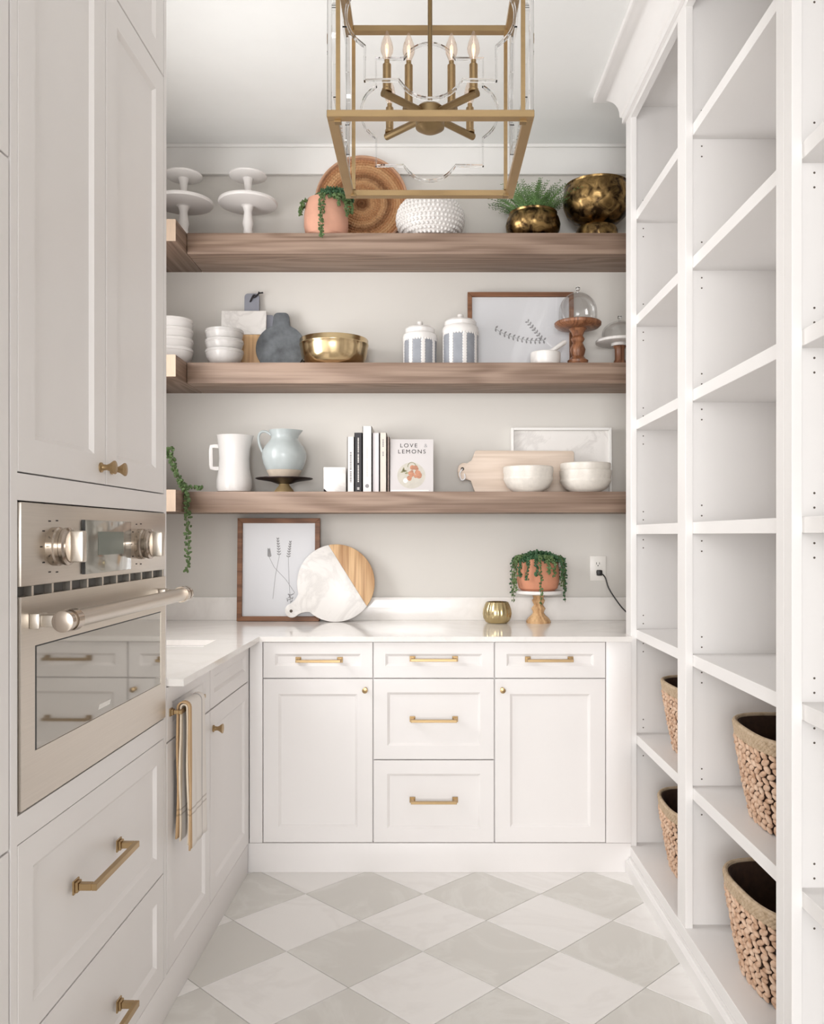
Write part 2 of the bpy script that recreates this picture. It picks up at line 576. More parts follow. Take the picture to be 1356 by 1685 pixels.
struct(MB().box(XL - 0.1, XR + 0.1, YF - 0.1, YB + 0.1, ZC, ZC + 0.08).build('ceiling', 'ceiling'), 'plain white pantry ceiling')
struct(MB().box(XL - 0.1, XR + 0.1, YB, YB + 0.1, -0.06, ZC).build('wall_back', 'wall'), 'warm white painted wall behind the wooden shelves')
WY0, WY1, WW0, WW1 = 2.36, 3.24, 1.34, 2.50      # window above the sink
wl = MB().box(XL - 0.1, XL, YF, WY0, -0.06, ZC).box(XL - 0.1, XL, WY1, YB, -0.06, ZC)
wl.box(XL - 0.1, XL, WY0, WY1, -0.06, WW0).box(XL - 0.1, XL, WY0, WY1, WW1, ZC)
struct(wl.build('wall_left', 'wall'), 'warm white painted side wall behind the oven cabinet')
wf = MB()
for y0, y1, z0, z1 in ((WY0, WY0 + .04, WW0, WW1), (WY1 - .04, WY1, WW0, WW1), (WY0 + .04, WY1 - .04, WW0, WW0 + .04), (WY0 + .04, WY1 - .04, WW1 - .04, WW1)):
    wf.box(XL - 0.07, XL - 0.03, y0, y1, z0, z1)
wf = struct(wf.build('window_1', 'trim'), 'white framed window above the sink')
MB().box(XL - 0.053, XL - 0.049, WY0 + .04, WY1 - .04, WW0 + .04, WW1 - .04).build('pane', 'glass', wf)
struct(MB().box(XR, XR + 0.1, YF, YB, -0.06, ZC).build('wall_right', 'wall'), 'warm white painted side wall behind the open bookcase')
w = MB().box(XL, -1.15, YF - 0.1, YF, -0.06, ZC).box(1.0, XR, YF - 0.1, YF, -0.06, ZC).box(-1.15, 1.0, YF - 0.1, YF, 2.6, ZC)
struct(w.build('wall_front', 'wall'), 'wall with a wide cased opening into the next room')
w = MB()
for x0, x1, z0, z1 in ((-1.25, -1.13, 0, 2.70), (0.98, 1.10, 0, 2.70), (-1.13, 0.98, 2.58, 2.70)):
    w.box(x0, x1, YF, YF + 0.02, z0, z1)
struct(w.build('door_1', 'trim', bevel=0.003), 'white casing around the wide opening')
tr = MB().box(XL, XR, 3.908, YB, 2.964, ZC).box(XL, XR, 3.898, 3.908, 3.085, ZC)
struct(tr.build('trim_1', 'trim', bevel=0.002), 'flat white frieze board under the ceiling')


# ------------------------------------------------------------------ cabinet parts (front plane y=0, outward is -y)
def shaker(parent, name, a0, a1, z0, z1, stile=0.058, t=0.02, rec=0.008, mat='paint'):
    bev = 0.010
    o = [(a0, z0), (a1, z0), (a1, z1), (a0, z1)]
    i_ = [(a0 + stile, z0 + stile), (a1 - stile, z0 + stile), (a1 - stile, z1 - stile), (a0 + stile, z1 - stile)]
    j_ = [(a0 + stile + bev, z0 + stile + bev), (a1 - stile - bev, z0 + stile + bev), (a1 - stile - bev, z1 - stile - bev), (a0 + stile + bev, z1 - stile - bev)]
    c = 0.0012
    oc = [(a0 + c, z0 + c), (a1 - c, z0 + c), (a1 - c, z1 - c), (a0 + c, z1 - c)]
    vs = [(a, -t, z) for a, z in oc] + [(a, -t, z) for a, z in i_] + [(a, -t + rec, z) for a, z in j_] + \
         [(a, -t + c, z) for a, z in o] + [(a, 0, z) for a, z in o]
    fs = []
    for k in range(4):
        q = (k + 1) % 4
        fs += [(k, q, 4 + q, 4 + k), (4 + k, 4 + q, 8 + q, 8 + k), (12 + k, 12 + q, q, k), (16 + k, 16 + q, 12 + q, 12 + k)]
    d = MB().add(vs, fs).build(name, mat, parent)
    j0, j1 = j_[0], j_[2]
    MB().box(j0[0] - 0.001, j1[0] + 0.001, -t + rec, -0.001, j0[1] - 0.001, j1[1] + 0.001).build('panel', mat, d)
    return d


def pull(parent, a, z, length, mat='brass', y=-0.02, off=0.034, w=0.011, base=0.022):
    mb = MB()
    for s in (-1, 1):
        ca = a + s * (length / 2 - w / 2)
        mb.box(ca - base / 2, ca + base / 2, y - 0.004, y, z - base / 2, z + base / 2)
        mb.box(ca - w * .75, ca + w * .75, y - 0.010, y - 0.004, z - w * .75, z + w * .75)
        mb.box(ca - w / 2, ca + w / 2, y - off, y - 0.010, z - w / 2, z + w / 2)
    mb.box(a - length / 2, a + length / 2, y - off - w * 0.8, y - off, z - w * .5, z + w * .5)
    return mb.build('handle', mat, parent, bevel=0.001, seg=1, label='brushed brass bar handle')


def knob(parent, a, z, mat='brass', y=-0.02, k=1.0):
    prof = [(0.010 * k, 0), (0.010 * k, 0.003), (0.0065 * k, 0.006), (0.0055 * k, 0.014), (0.0075 * k, 0.020), (0.0135 * k, 0.030), (0.0135 * k, 0.032), (0.0, 0.034)]
    mb = MB().lathe(prof, 20)
    mb.xform(Matrix.Translation((a, y, z)) @ Matrix.Rotation(PI / 2, 4, 'X'))
    return mb.build('knob', mat, parent, smooth=True, label='small flared brass knob')


G = 0.0022      # half gap between fronts
ZT, ZK = 0.893, 0.115


def carcass(root, a0, a1, depth, z0=ZK, z1=ZT):
    return MB().box(a0, a1, 0.0, depth, z0, z1).build('body', 'paint', root)


# back wall base cabinets
YC = 3.31
XC = [-0.629, -0.202, 0.267, 0.698]
c1 = thing('base_cabinet', 'white shaker base cabinet with one drawer, door knob at its top right corner', 'cabinet', (XC[0], YC, 0))
wd = XC[1] - XC[0]
carcass(c1, 0, wd, 0.6)
d = shaker(c1, 'drawer', G, wd - G, 0.751 + G, ZT - G, 0.045); pull(d, wd / 2 + 0.005, 0.823, 0.172)
d = shaker(c1, 'door', G, wd - G, ZK + G, 0.751 - G); knob(d, wd - 0.03, 0.709, k=.8)
c2 = thing('drawer_cabinet', 'white shaker base cabinet with three stacked drawers', 'cabinet', (XC[1], YC, 0))
wd = XC[2] - XC[1]
carcass(c2, 0, wd, 0.6)
for z0, z1, hz, st in ((0.751, ZT, 0.827, .045), (0.436, 0.751, 0.594, .052), (ZK, 0.436, 0.282, .052)):
    d = shaker(c2, 'drawer', G, wd - G, z0 + G, z1 - G, st); pull(d, wd / 2, hz, 0.176)
c3 = thing('base_cabinet', 'white shaker base cabinet with one drawer, door knob at its top left corner', 'cabinet', (XC[2], YC, 0))
wd = XC[3] - XC[2]
carcass(c3, 0, wd, 0.6)
d = shaker(c3, 'drawer', G, wd - G, 0.751 + G, ZT - G, 0.045); pull(d, wd / 2 - 0.004, 0.825, 0.176)
d = shaker(c3, 'door', G, wd - G, ZK + G, 0.751 - G); knob(d, 0.03, 0.709, k=.8)
MBf = MB().box(XC[3] + .001, 0.7965, YC - 0.02, YC + 0.05, ZK, ZT)
tag(MBf.build('filler_strip', 'paint', bevel=0.001), 'narrow white filler strip between base cabinets and bookcase', 'filler strip')

# left run frame: local x runs along the wall away from the camera, local -y faces the aisle; the run is about 1 degree out of square
TH = math.radians(1.0)
LO = (-0.702, 3.31, 0)
LR = (0, 0, PI / 2 - TH)


def lw(a, y=0.0, z=0.0):
    """left-run local -> room"""
    return (LO[0] + a * math.sin(TH) - y * math.cos(TH), LO[1] + a * math.cos(TH) + y * math.sin(TH), z)


MBf = MB().box(-0.680, XC[0] - .001, YC - 0.02, YC + 0.05, ZK, ZT)
tag(MBf.build('filler_strip', 'paint', bevel=0.001), 'narrow white filler strip in the inside corner of the base cabinets', 'filler strip')
lb = thing('base_cabinet', 'white shaker base cabinet beside the corner, small brass knob on its door', 'cabinet', lw(-0.573), LR)
carcass(lb, 0, 0.54, 0.56)
MB().box(0.5405, 0.5525, -0.02, 0.05, ZK, ZT).build('corner_stile', 'paint', lb)
d = shaker(lb, 'drawer', G, 0.54 - G, 0.741 + G, ZT - G, 0.045)
d = shaker(lb, 'door', G, 0.54 - G, ZK + G, 0.741 - G); knob(d, 0.035, 0.675, k=1.15)
la = thing('base_cabinet', 'white shaker base cabinet next to the oven cabinet, towel hanging from its handle', 'cabinet', lw(-1.008), LR)
carcass(la, 0, 0.434, 0.56)
d = shaker(la, 'drawer', G, 0.434 - G, 0.741 + G, ZT - G, 0.045); pull(d, 0.145, 0.820, 0.24, off=0.024)
d = shaker(la, 'door', G, 0.434 - G, ZK + G, 0.741 - G)

# toe boards
b = MB().box(-0.70, 0.7965, YC - 0.018, YC + 0.03, 0, ZK - 0.002)
struct(b.build('baseboard_back', 'paint', bevel=0.0015), 'white toe board under the back cabinets')
b = MB().box(-1.84, -0.03, -0.018, 0.04, 0, ZK - 0.002)
b.xform(Matrix.Translation(LO) @ Matrix.Rotation(LR[2], 4, 'Z'))
struct(b.build('baseboard_left', 'paint', bevel=0.0015), 'white toe board under the left cabinets')

# ------------------------------------------------------------------ worktop
ct = thing('countertop', 'glossy white quartz worktop running round the corner with low upstand', 'countertop', (0, 3.6, 0.9035), world=True)
ze0, ze1 = 0.894, 0.914
ex = lambda y: -0.640 + 0.0175 * (y - 3.275)
sx0, sx1, sy0, sy1 = -1.16, -0.780, 2.985, 3.172
mb = MB()
mb.prism([(XR - .002, 3.928), (XL + .002, 3.928), (XL + .002, sy1), (ex(sy1), sy1), (ex(3.275), 3.275), (0.7965, 3.275), (0.7965, 3.386), (XR - .002, 3.386)], ze0, ze1)
mb.prism([(sx0, sy1), (XL + .002, sy1), (XL + .002, sy0), (sx0, sy0)], ze0, ze1)
mb.prism([(ex(sy1), sy1), (sx1, sy1), (sx1, sy0), (ex(sy0), sy0)], ze0, ze1)
mb.prism([(ex(sy0), sy0), (XL + .002, sy0), (XL + .002, 2.312), (ex(2.312), 2.312)], ze0, ze1)
mb.build('slab', 'quartz', ct)
MB().box(XL + .022, XR - .002, 3.908, 3.928, 0.914, 1.020).build('upstand', 'quartz', ct, bevel=0.0015)
MB().box(XL + .002, XL + .022, 2.33, 3.928, 0.914, 1.020).build('upstand', 'quartz', ct, bevel=0.0015)
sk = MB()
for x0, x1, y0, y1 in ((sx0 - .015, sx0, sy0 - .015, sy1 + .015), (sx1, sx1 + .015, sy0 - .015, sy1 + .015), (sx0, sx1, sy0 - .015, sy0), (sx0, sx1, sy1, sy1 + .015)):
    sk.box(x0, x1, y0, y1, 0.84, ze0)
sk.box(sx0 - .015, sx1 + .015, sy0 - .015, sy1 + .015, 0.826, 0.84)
sk.build('sink_basin', 'sink_shade', ct)

# ------------------------------------------------------------------ tall oven cabinet
TA0, TA1 = -1.845, -1.012
tall = thing('oven_cabinet', 'floor to ceiling white shaker cabinet housing the steel oven', 'cabinet', lw(0), LR)
DP = 0.62
ZO0, ZO1 = 0.812, 1.366
DL, DRr = TA0 + 0.023, TA1 - 0.019
fy = -0.02
mb = MB()
mb.box(TA0, DL, fy, DP, ZK, ZC - 0.004).box(DRr, TA1, fy, DP, ZK, ZC - 0.004)
mb.box(DL, DRr, fy, DP, 0.762, ZO0).box(DL, DRr, fy, DP, ZO1, 1.4135)
mb.box(DL, DRr, 0.0, DP, ZK, 0.762).box(DL, DRr, 0.0, DP, 1.4135, ZC - 0.004).box(DL, DRr, DP - 0.02, DP, ZO0, ZO1)
mb.box(DL, DRr, fy, 0.0, 3.04, ZC - 0.004)
mb.build('body', 'paint', tall)
mid = (DL + DRr) / 2
for a0, a1, ks in ((DL + .003, mid - G, 1), (mid + G, DRr - .003, -1)):
    d = shaker(tall, 'door', a0, a1, 1.4165, 2.531 - G, 0.062)
    knob(d, a1 - 0.028 if ks == 1 else a0 + 0.028, 1.452, k=1.1)
    shaker(tall, 'door', a0, a1, 2.531 + G, 3.036, 0.062)
for z0, z1, hz in ((0.400 + G, 0.7595, 0.594), (ZK + .002, 0.400 - G, 0.227)):
    d = shaker(tall, 'drawer', DL + .003, DRr - .003, z0, z1, 0.055)
    pull(d, mid - 0.045, hz, 0.245, off=0.036, w=0.014, base=0.028)

# ------------------------------------------------------------------ wall oven
OA0, OA1 = DL + 0.006, DRr - 0.001
ov = thing('wall_oven', 'stainless steel built-in oven with two dials and tubular door handle', 'oven', lw(0, 0, 0.814), LR)
def oz(z): return z - 0.814
OF = -0.024
MB().box(OA0 + .004, OA1 - .004, 0.002, 0.58, oz(0.8145), oz(1.362)).build('body', 'black', ov)
MB().box(OA0, OA1, OF, 0.002, oz(1.213), oz(1.363)).build('control_panel', 'steel', ov, bevel=0.002)
MB().box(OA0 + .003, OA1 - .003, OF + .018, 0.002, oz(1.195), oz(1.213)).build('vent_slot', 'black', ov)
n = 10
for k in range(n):
    a = OA0 + 0.05 + (OA1 - OA0 - 0.06) * k / (n - 1)
    MB().box(a - 0.004, a + 0.004, OF + .004, OF + .018, oz(1.195), oz(1.213)).build('vent_rib', 'steel', ov)
WA0, WA1, WZ0, WZ1 = -1.765, -1.068, 0.913, 1.104
dr = MB()
dr.box(OA0, WA0, OF, 0.002, oz(0.818), oz(1.195)).box(WA1, OA1, OF, 0.002, oz(0.818), oz(1.195))
dr.box(WA0, WA1, OF, 0.002, oz(0.818), oz(WZ0)).box(WA0, WA1, OF, 0.002, oz(WZ1), oz(1.195))
door = dr.build('oven_door', 'steel', ov)
MB().box(WA0 + .009, WA1, OF + .0015, OF + .008, oz(WZ0), oz(WZ1) - .003).build('window_glass', 'oven_glass', door, label='tinted reflective oven window')
MB().box(WA0, WA0 + .009, OF + .0012, OF + .008, oz(WZ0), oz(WZ1)).box(WA0 + .009, WA1, OF + .0012, OF + .008, oz(WZ1) - .003, oz(WZ1)).build('gasket', 'black', door)
mb = MB().prism([(-1.475, oz(.928)), (-1.412, oz(.928)), (-1.406, oz(.938)), (-1.469, oz(.938))], OF + .0011, OF + .0015, 'xz')
mb.build('maker_mark', 'white_plastic', door)
hb = MB().tube([(OA0 + 0.035, OF - 0.062, oz(1.150)), (OA1 - 0.03, OF - 0.062, oz(1.150))], 0.0165, 24)
h = hb.build('door_handle', 'steel', ov, smooth=True)
for a, s in ((OA0 + 0.035, 1), (OA1 - 0.03, -1)):
    hc = MB()
    hc.tube([(a - s * 0.012, OF - 0.062, oz(1.150)), (a - s * .011, OF - .062, oz(1.15)), (a + s * 0.004, OF - 0.062, oz(1.150))], [0.017, .0195, 0.0195], 24)
    hc.tube([(a + s * 0.014, OF - 0.062, oz(1.150)), (a + s * 0.038, OF - 0.062, oz(1.150))], 0.0205, 24)
    hc.build('end_cap', 'chrome', h, smooth=True)
for a in (OA0 + 0.045, OA1 - 0.04):
    hk = MB()
    hk.box(a - .013, a + .013, OF - 0.062, OF - 0.018, oz(1.139), oz(1.161)).box(a - .017, a + .017, OF - 0.018, OF, oz(1.136), oz(1.164))
    hk.build('bracket', 'steel', h, bevel=0.002)
for a in (-1.690, -1.232):
    kz = oz(1.283)
    rot = Matrix.Translation((a, OF, kz)) @ Matrix.Rotation(PI / 2, 4, 'X')
    kb = MB().lathe([(0.037, 0), (0.037, 0.012), (0.0345, 0.015), (0.0345, 0.022), (0.036, 0.024), (0.036, 0.030), (0.031, 0.033), (0.031, 0.036), (0, 0.037)], 40)
    kb.xform(rot)
    k = kb.build('dial', 'chrome', ov, smooth=True)
    g = MB().box(a - 0.010, a + 0.010, OF - 0.060, OF - 0.034, kz - 0.030, kz + 0.030)
    g.build('dial_grip', 'steel', k, bevel=0.003)
    tk = MB()
    for i in range(9):
        an = math.radians(40 + i * 35)
        px, pz = a + 0.051 * math.cos(an), kz + 0.051 * math.sin(an)
        tk.box(px - 0.005, px + 0.005, OF - 0.0004, OF, pz - 0.0012, pz + 0.0012)
    tk.build('dial_marks', 'ink_dark', ov, kind='stuff')
MB().box(-1.560, -1.300, OF - 0.006, OF, oz(1.224), oz(1.336)).build('display', 'screen', ov, bevel=0.001, label='flat grey glass display panel')
MB().box(-1.495, -1.350, OF - 0.0066, OF - .006, oz(1.262), oz(1.312)).build('display_window', 'lcd', ov)
MB().box(-1.563, -1.560, OF - 0.006, OF, oz(1.224), oz(1.336)).build('display_edge', 'black', ov)

# neighbouring tall cabinet, nearer than the oven
nb = thing('tall_cabinet', 'white panelled tall cabinet beside the oven cabinet, seen only as a sliver', 'cabinet', lw(-2.40), LR)
wn = -1.847 + 2.40
MB().box(0, wn, 0.0, DP, ZK, ZC - .004).build('body', 'paint', nb)
for z0, z1 in ((ZK + .003, 0.76), (0.764, 1.95), (1.954, 3.036)):
    d = shaker(nb, 'door', G, wn - G - .002, z0, z1, 0.062)
    knob(d, 0.035, (z0 + z1) / 2)
b = MB().box(-2.40, -1.845, -0.018, 0.04, 0, ZK - .002)
b.xform(Matrix.Translation(LO) @ Matrix.Rotation(LR[2], 4, 'Z'))
struct(b.build('baseboard_left', 'paint', bevel=0.0015), 'white toe board under the tall cabinet')

# ------------------------------------------------------------------ open bookcase on the right
FX, BX = 0.797, 1.165
SH = [2.566, 2.159, 1.752, 1.345, 0.938, 0.530]
ST = 0.036


def bookcase(label, y0, y1, stiles, panels, bays):
    r = thing('bookcase', label, 'bookcase', (FX + .18, (y0 + y1) / 2, 0), world=True)
    for a, b_ in stiles:
        MB().box(FX, FX + 0.023, a, b_, 0.088, 2.999).build('stile', 'shelf_paint', r, bevel=0.0012, seg=1)
    lo_, hi_ = stiles[0][0], stiles[-1][1]
    for (a, b_), (c, d_) in zip(stiles[:-1], stiles[1:]):
        MB().box(FX, FX + 0.023, b_, c, 2.926, 2.999).build('top_rail', 'shelf_paint', r)
    for a, b_ in panels:
        p = MB().box(FX + 0.023, BX, a, b_, 0.10, 2.999).build('side_panel', 'shelf_paint', r)
        hs = MB()
        for z in SH:
            for hz in (z + 0.020, z + 0.052, z - ST - 0.022, z - ST - 0.054):
                n = 8
                vs = [(0.855 + 0.0026 * math.cos(2 * PI * i / n), a - 0.0003, hz + 0.0026 * math.sin(2 * PI * i / n)) for i in range(n)]
                vs += [(x, a + 0.001, z2) for x, _, z2 in vs]
                hs.add(vs, [tuple(range(n))] + [(i, (i + 1) % n, n + (i + 1) % n, n + i) for i in range(n)])
        hs.build('pin_holes', 'hole', p, kind='stuff')
    MB().box(BX, BX + 0.015, y0, y1, 0.10, 2.999).build('back_panel', 'shelf_paint', r)
    MB().box(FX + 0.023, BX + .015, y0, y1, 2.985, 3.0).build('top_panel', 'shelf_paint', r)
    for a, b_ in bays:
        for z in SH:
            MB().box(FX + 0.023, BX, a + .0005, b_ - .0005, z - ST, z).build('shelf', 'shelf_paint', r, bevel=0.001, seg=1)
    MB().box(FX - 0.004, BX + .015, y0, y1, 0.062, 0.10).build('bottom_shelf', 'shelf_paint', r, bevel=0.0015, seg=1)
    MB().box(FX + 0.03, BX, y0 + .01, y1 - .01, 0.0, 0.062).build('plinth', 'shelf_paint', r)
    return r


bookcase('white two-bay open bookcase reaching the corner, woven baskets on its lowest shelves', 1.8905, 3.38,
         [(1.8915, 1.934), (2.607, 2.689), (3.300, 3.38)], [(1.8915, 1.912), (2.632, 2.664), (3.338, 3.378)],
         [(1.912, 2.632), (2.664, 3.338)])
bookcase('white single-bay open bookcase with empty shelves', 0.91, 1.890,
         [(0.91, 0.955), (1.850, 1.889)], [(0.912, 0.932), (1.870, 1.889)], [(0.932, 1.870)])
b = MB().prism([(FX - .022, 0), (FX + .01, 0), (FX + .01, .0615), (FX - .010, .0615), (FX - .010, .054), (FX - .013, .050), (FX - .022, .046)], 0.91, 3.29, 'xz')
struct(b.build('baseboard_right', 'shelf_paint'), 'white base moulding along the bookcases')

# crown moulding with a mitred return at the far end
prof = [(0.0, 2.945), (0.012, 2.945), (0.012, 2.968), (0.018, 2.972)]
for i in range(9):
    t = PI / 2 * i / 8
    prof.append((0.020 + 0.078 * (1 - math.cos(t)), 2.975 + 0.098 * math.sin(t)))
prof += [(0.108, 3.078), (0.108, ZC - 0.001), (0.0, ZC - 0.001)]
path = [(XR - 0.001, 3.38, 0, 1), (FX, 3.38, -1, 1), (FX, 0.91, -1, 0)]
vs, fs = [], []
n = len(prof)
for x, y, ox, oy in path:
    for o_, z in prof:
        vs.append((x + ox * (o_ + .0005), y + oy * (o_ + .0005), z))
for i in range(2):
    for k in range(n):
        k2 = (k + 1) % n
        fs.append((i * n + k, i * n + k2, (i + 1) * n + k2, (i + 1) * n + k))
fs += [tuple(range(n)), tuple(2 * n + k for k in range(n))]
struct(MB().add(vs, fs).build('trim_2', 'shelf_paint', smooth=True, angle=30), 'white cove crown moulding topping the bookcases')

# ------------------------------------------------------------------ oak wall shelves
TOPS = [(2.609, 'uppermost'), (2.050, 'middle'), (1.493, 'lowest')]
items_on = ['under the white cake stands and woven tray', 'under the canisters and gold bowl', 'under the pitchers and books']
for (z, nm), on in zip(TOPS, items_on):
    o = MB().box(-1.028, XR - .001, 3.67, YB - .001, z - 0.090, z).build('floating_shelf', 'oak', bevel=0.0015)
    tag(o, nm + ' long oak shelf on the back wall ' + on, 'shelf')
    r = thing('floating_shelf', nm + ' short oak shelf on the side wall behind the oven cabinet', 'shelf', (-1.16, 3.7, z), world=True)
    MB().box(XL + .001, -1.0305, 3.512, YB - .001, z - 0.090, z).build('board', 'oak_side', r, bevel=0.0015)
    MB().box(XL + .001, -1.0305, 3.510, 3.5119, z - 0.090, z).build('end_cap', 'oak_end_lit', r)
Z3, Z2, Z1, Z0 = 2.609, 2.050, 1.493, 0.914


# ------------------------------------------------------------------ pots, plants
def strand(mb_leaf, pts, step=0.011, r=0.0055, spread=0.007, rnd=random):
    pts = [Vector(p) for p in pts]
    L = 0
    for a, b_ in zip(pts[:-1], pts[1:]):
        d_ = b_ - a
        m_ = max(1, int(d_.length / step))
        for i in range(m_):
            p = a + d_ * (i / m_)
            for _ in range(2):
                off = Vector((rnd.uniform(-1, 1), rnd.uniform(-1, 1), rnd.uniform(-.6, .6))) * spread
                q = Matrix.Rotation(rnd.uniform(0, 6.3), 3, 'Z') @ Matrix.Rotation(rnd.uniform(0.4, 1.6), 3, 'X')
                mb_leaf.ellipsoid(p + off, (r * .55, r * .8, r * rnd.uniform(1.0, 1.6)), q, 6, 4)


def curve_pts(ctrl, n=24):
    ctrl = [Vector(c) for c in ctrl]
    out = []
    P = [ctrl[0]] + ctrl + [ctrl[-1]]
    for i in range(1, len(P) - 2):
        for k in range(n // (len(P) - 3) + 1):
            t = k / (n // (len(P) - 3) + 1)
            a, b_, c, d_ = P[i - 1], P[i], P[i + 1], P[i + 2]
            out.append(0.5 * ((2 * b_) + (c - a) * t + (2 * a - 5 * b_ + 4 * c - d_) * t * t + (3 * b_ - a - 3 * c + d_) * t ** 3))
    out.append(ctrl[-1])
    return out


def add_strand(root, ctrl, mat, **kw):
    pts = curve_pts(ctrl)
    st = MB().tube(pts, 0.0012, 5).build('trailing_stem', 'stem', root, smooth=True)
    lf = MB()
    strand(lf, pts, **kw)
    lf.build('leaves', mat, st, smooth=True, kind='stuff')


def pot(root, r, h, mat, z=0.0):
    prof = [(0, 0), (r * .78, 0), (r * .92, h * .07), (r * 1.0, h * .3), (r * 1.0, h * .62), (r * .94, h * .86), (r * .86, h), (r * .80, h), (r * .84, h * .86), (r * .86, h * .80), (0, h * .80)]
    MB().lathe(prof, 48, (0, 0, z)).build('pot', mat, root, smooth=True)
    MB().lathe([(0, h * .8 + .001), (r * .85, h * .8 + .001), (r * .83, h * .88), (0, h * .9)], 32, (0, 0, z)).build('soil', 'soil', root, smooth=True)


def tuft(root, name, c, rx, ry, rz, n, mat, r=0.007, rnd=random):
    mb = MB()
    for _ in range(n):
        a, t = rnd.uniform(0, 2 * PI), rnd.random() ** .5
        h_ = math.sqrt(max(0, 1 - t * t)) * rnd.uniform(0.3, 1)
        p = (c[0] + rx * t * math.cos(a), c[1] + ry * t * math.sin(a), c[2] + rz * h_)
        q = Matrix.Rotation(rnd.uniform(0, 6.3), 3, 'Z') @ Matrix.Rotation(rnd.uniform(0.3, 1.5), 3, 'X')
        mb.ellipsoid(p, (r * .55, r * .8, r * rnd.uniform(1.0, 1.7)), q, 6, 4)
    mb.build(name, mat, root, smooth=True, kind='stuff')


# pale terracotta pot on the uppermost shelf
p = thing('potted_plant', 'trailing succulent in a rounded pale terracotta pot before the woven tray', 'plant', (-0.437, 3.752, Z3))
pot(p, 0.097, 0.168, 'terracotta_pink')
tuft(p, 'foliage', (0.035, -0.02, 0.164), 0.085, 0.08, 0.05, 460, 'leaf_dark')
tuft(p, 'foliage', (0.05, -0.03, 0.150), 0.06, 0.075, 0.03, 160, 'leaf')
for c in ([(0, -.04, .165), (-.01, -.095, .165), (-.012, -.112, .10), (-.012, -.118, .02), (-.010, -.122, -.03)],
          [(.02, -.04, .165), (.005, -.10, .158), (-.002, -.113, .09), (-.004, -.118, 0.0), (-.006, -.122, -.025)],
          [(-.05, -.02, .16), (-.09, -.05, .15), (-.107, -.05, .11)], [(.05, -.03, .17), (.092, -.06, .14), (.098, -.072, .08)],
          [(.06, -.02, .17), (.108, -.03, .15), (.115, -.04, .10)], [(.03, -.05, .17), (.06, -.098, .15), (.065, -.105, .11)],
          [(-.04, 0, .16), (-.10, -.02, .135), (-.112, -.03, .095)]):
    add_strand(p, c, 'leaf')

# pot on white-topped cake stand
cs = thing('cake_stand', 'small cake stand with turned wood foot carrying a terracotta pot', 'cake stand', (0.505, 3.80, Z0))
MB().lathe([(0, 0), (0.054, 0), (0.055, 0.008), (0.046, 0.022), (0.030, 0.036), (0.024, 0.045), (0.027, 0.056), (0.032, 0.063), (0.026, 0.072), (0.020, 0.080), (0.026, 0.092), (0.029, 0.100), (0.022, 0.110), (0.028, 0.122), (0.034, 0.1265), (0, 0.1265)], 40).build('foot', 'mango', cs, smooth=True)
MB().lathe([(0, 0.127), (0.090, 0.127), (0.106, 0.132), (0.108, 0.138), (0.106, 0.145), (0, 0.145)], 48).build('plate', 'ceramic', cs, smooth=True, label='white round plate')
p = thing('potted_plant', 'trailing succulent spilling over an orange terracotta pot on a cake stand', 'plant', (0.503, 3.80, Z0 + 0.1455))
pot(p, 0.094, 0.140, 'terracotta')
tuft(p, 'foliage', (0, -0.005, 0.125), 0.092, 0.088, 0.050, 420, 'leaf_dark')
rr = random.Random(4)
for ang, ln in ((-90, .18), (-100, .05), (-118, .07), (-140, .06), (-165, .17), (-178, .15), (-150, .12), (-60, .05), (-40, .07), (-20, .15), (-8, .17), (2, .12), (-30, .10), (-75, .04), (30, .1), (150, .1)):
    a = math.radians(ang + rr.uniform(-3, 3))
    ca, sa = math.cos(a), math.sin(a)
    R1, R2 = 0.090, 0.113 + rr.uniform(0, .006)
    add_strand(p, [(ca * .05, sa * .05, .15), (ca * R1, sa * R1, .15), (ca * R2, sa * R2, .118), (ca * (R2 + .003), sa * (R2 + .003), .118 - ln)],
               'leaf_dark' if ang % 3 else 'leaf')

# trailing plant on the short lowest shelf behind the oven cabinet
p = thing('potted_plant', 'long trailing plant hanging from the short shelf behind the oven cabinet', 'plant', (-1.215, 3.66, Z1))
pot(p, 0.085, 0.14, 'ceramic_matte')
tuft(p, 'foliage', (0, 0, 0.12), 0.085, 0.085, 0.055, 260, 'leaf')
for c in ([(0.06, -.02, .15), (.125, -.03, .185), (.142, -.03, .13), (.155, -.03, .06), (.178, -.03, .022), (.196, -.03, .0), (.201, -.03, -.10), (.203, -.03, -.22), (.199, -.03, -.35)],
          [(0.06, -.02, .15), (.120, -.045, .17), (.150, -.05, .09), (.172, -.05, .03), (.195, -.05, .005), (.203, -.05, -.05), (.199, -.048, -.16)],
          [(0.05, 0, .14), (.110, -.01, .16), (.148, 0, .07), (.176, 0, .024), (.215, .01, .018), (.255, .02, .016)]):
    add_strand(p, c, 'leaf', spread=0.011, r=0.0075, step=.010)

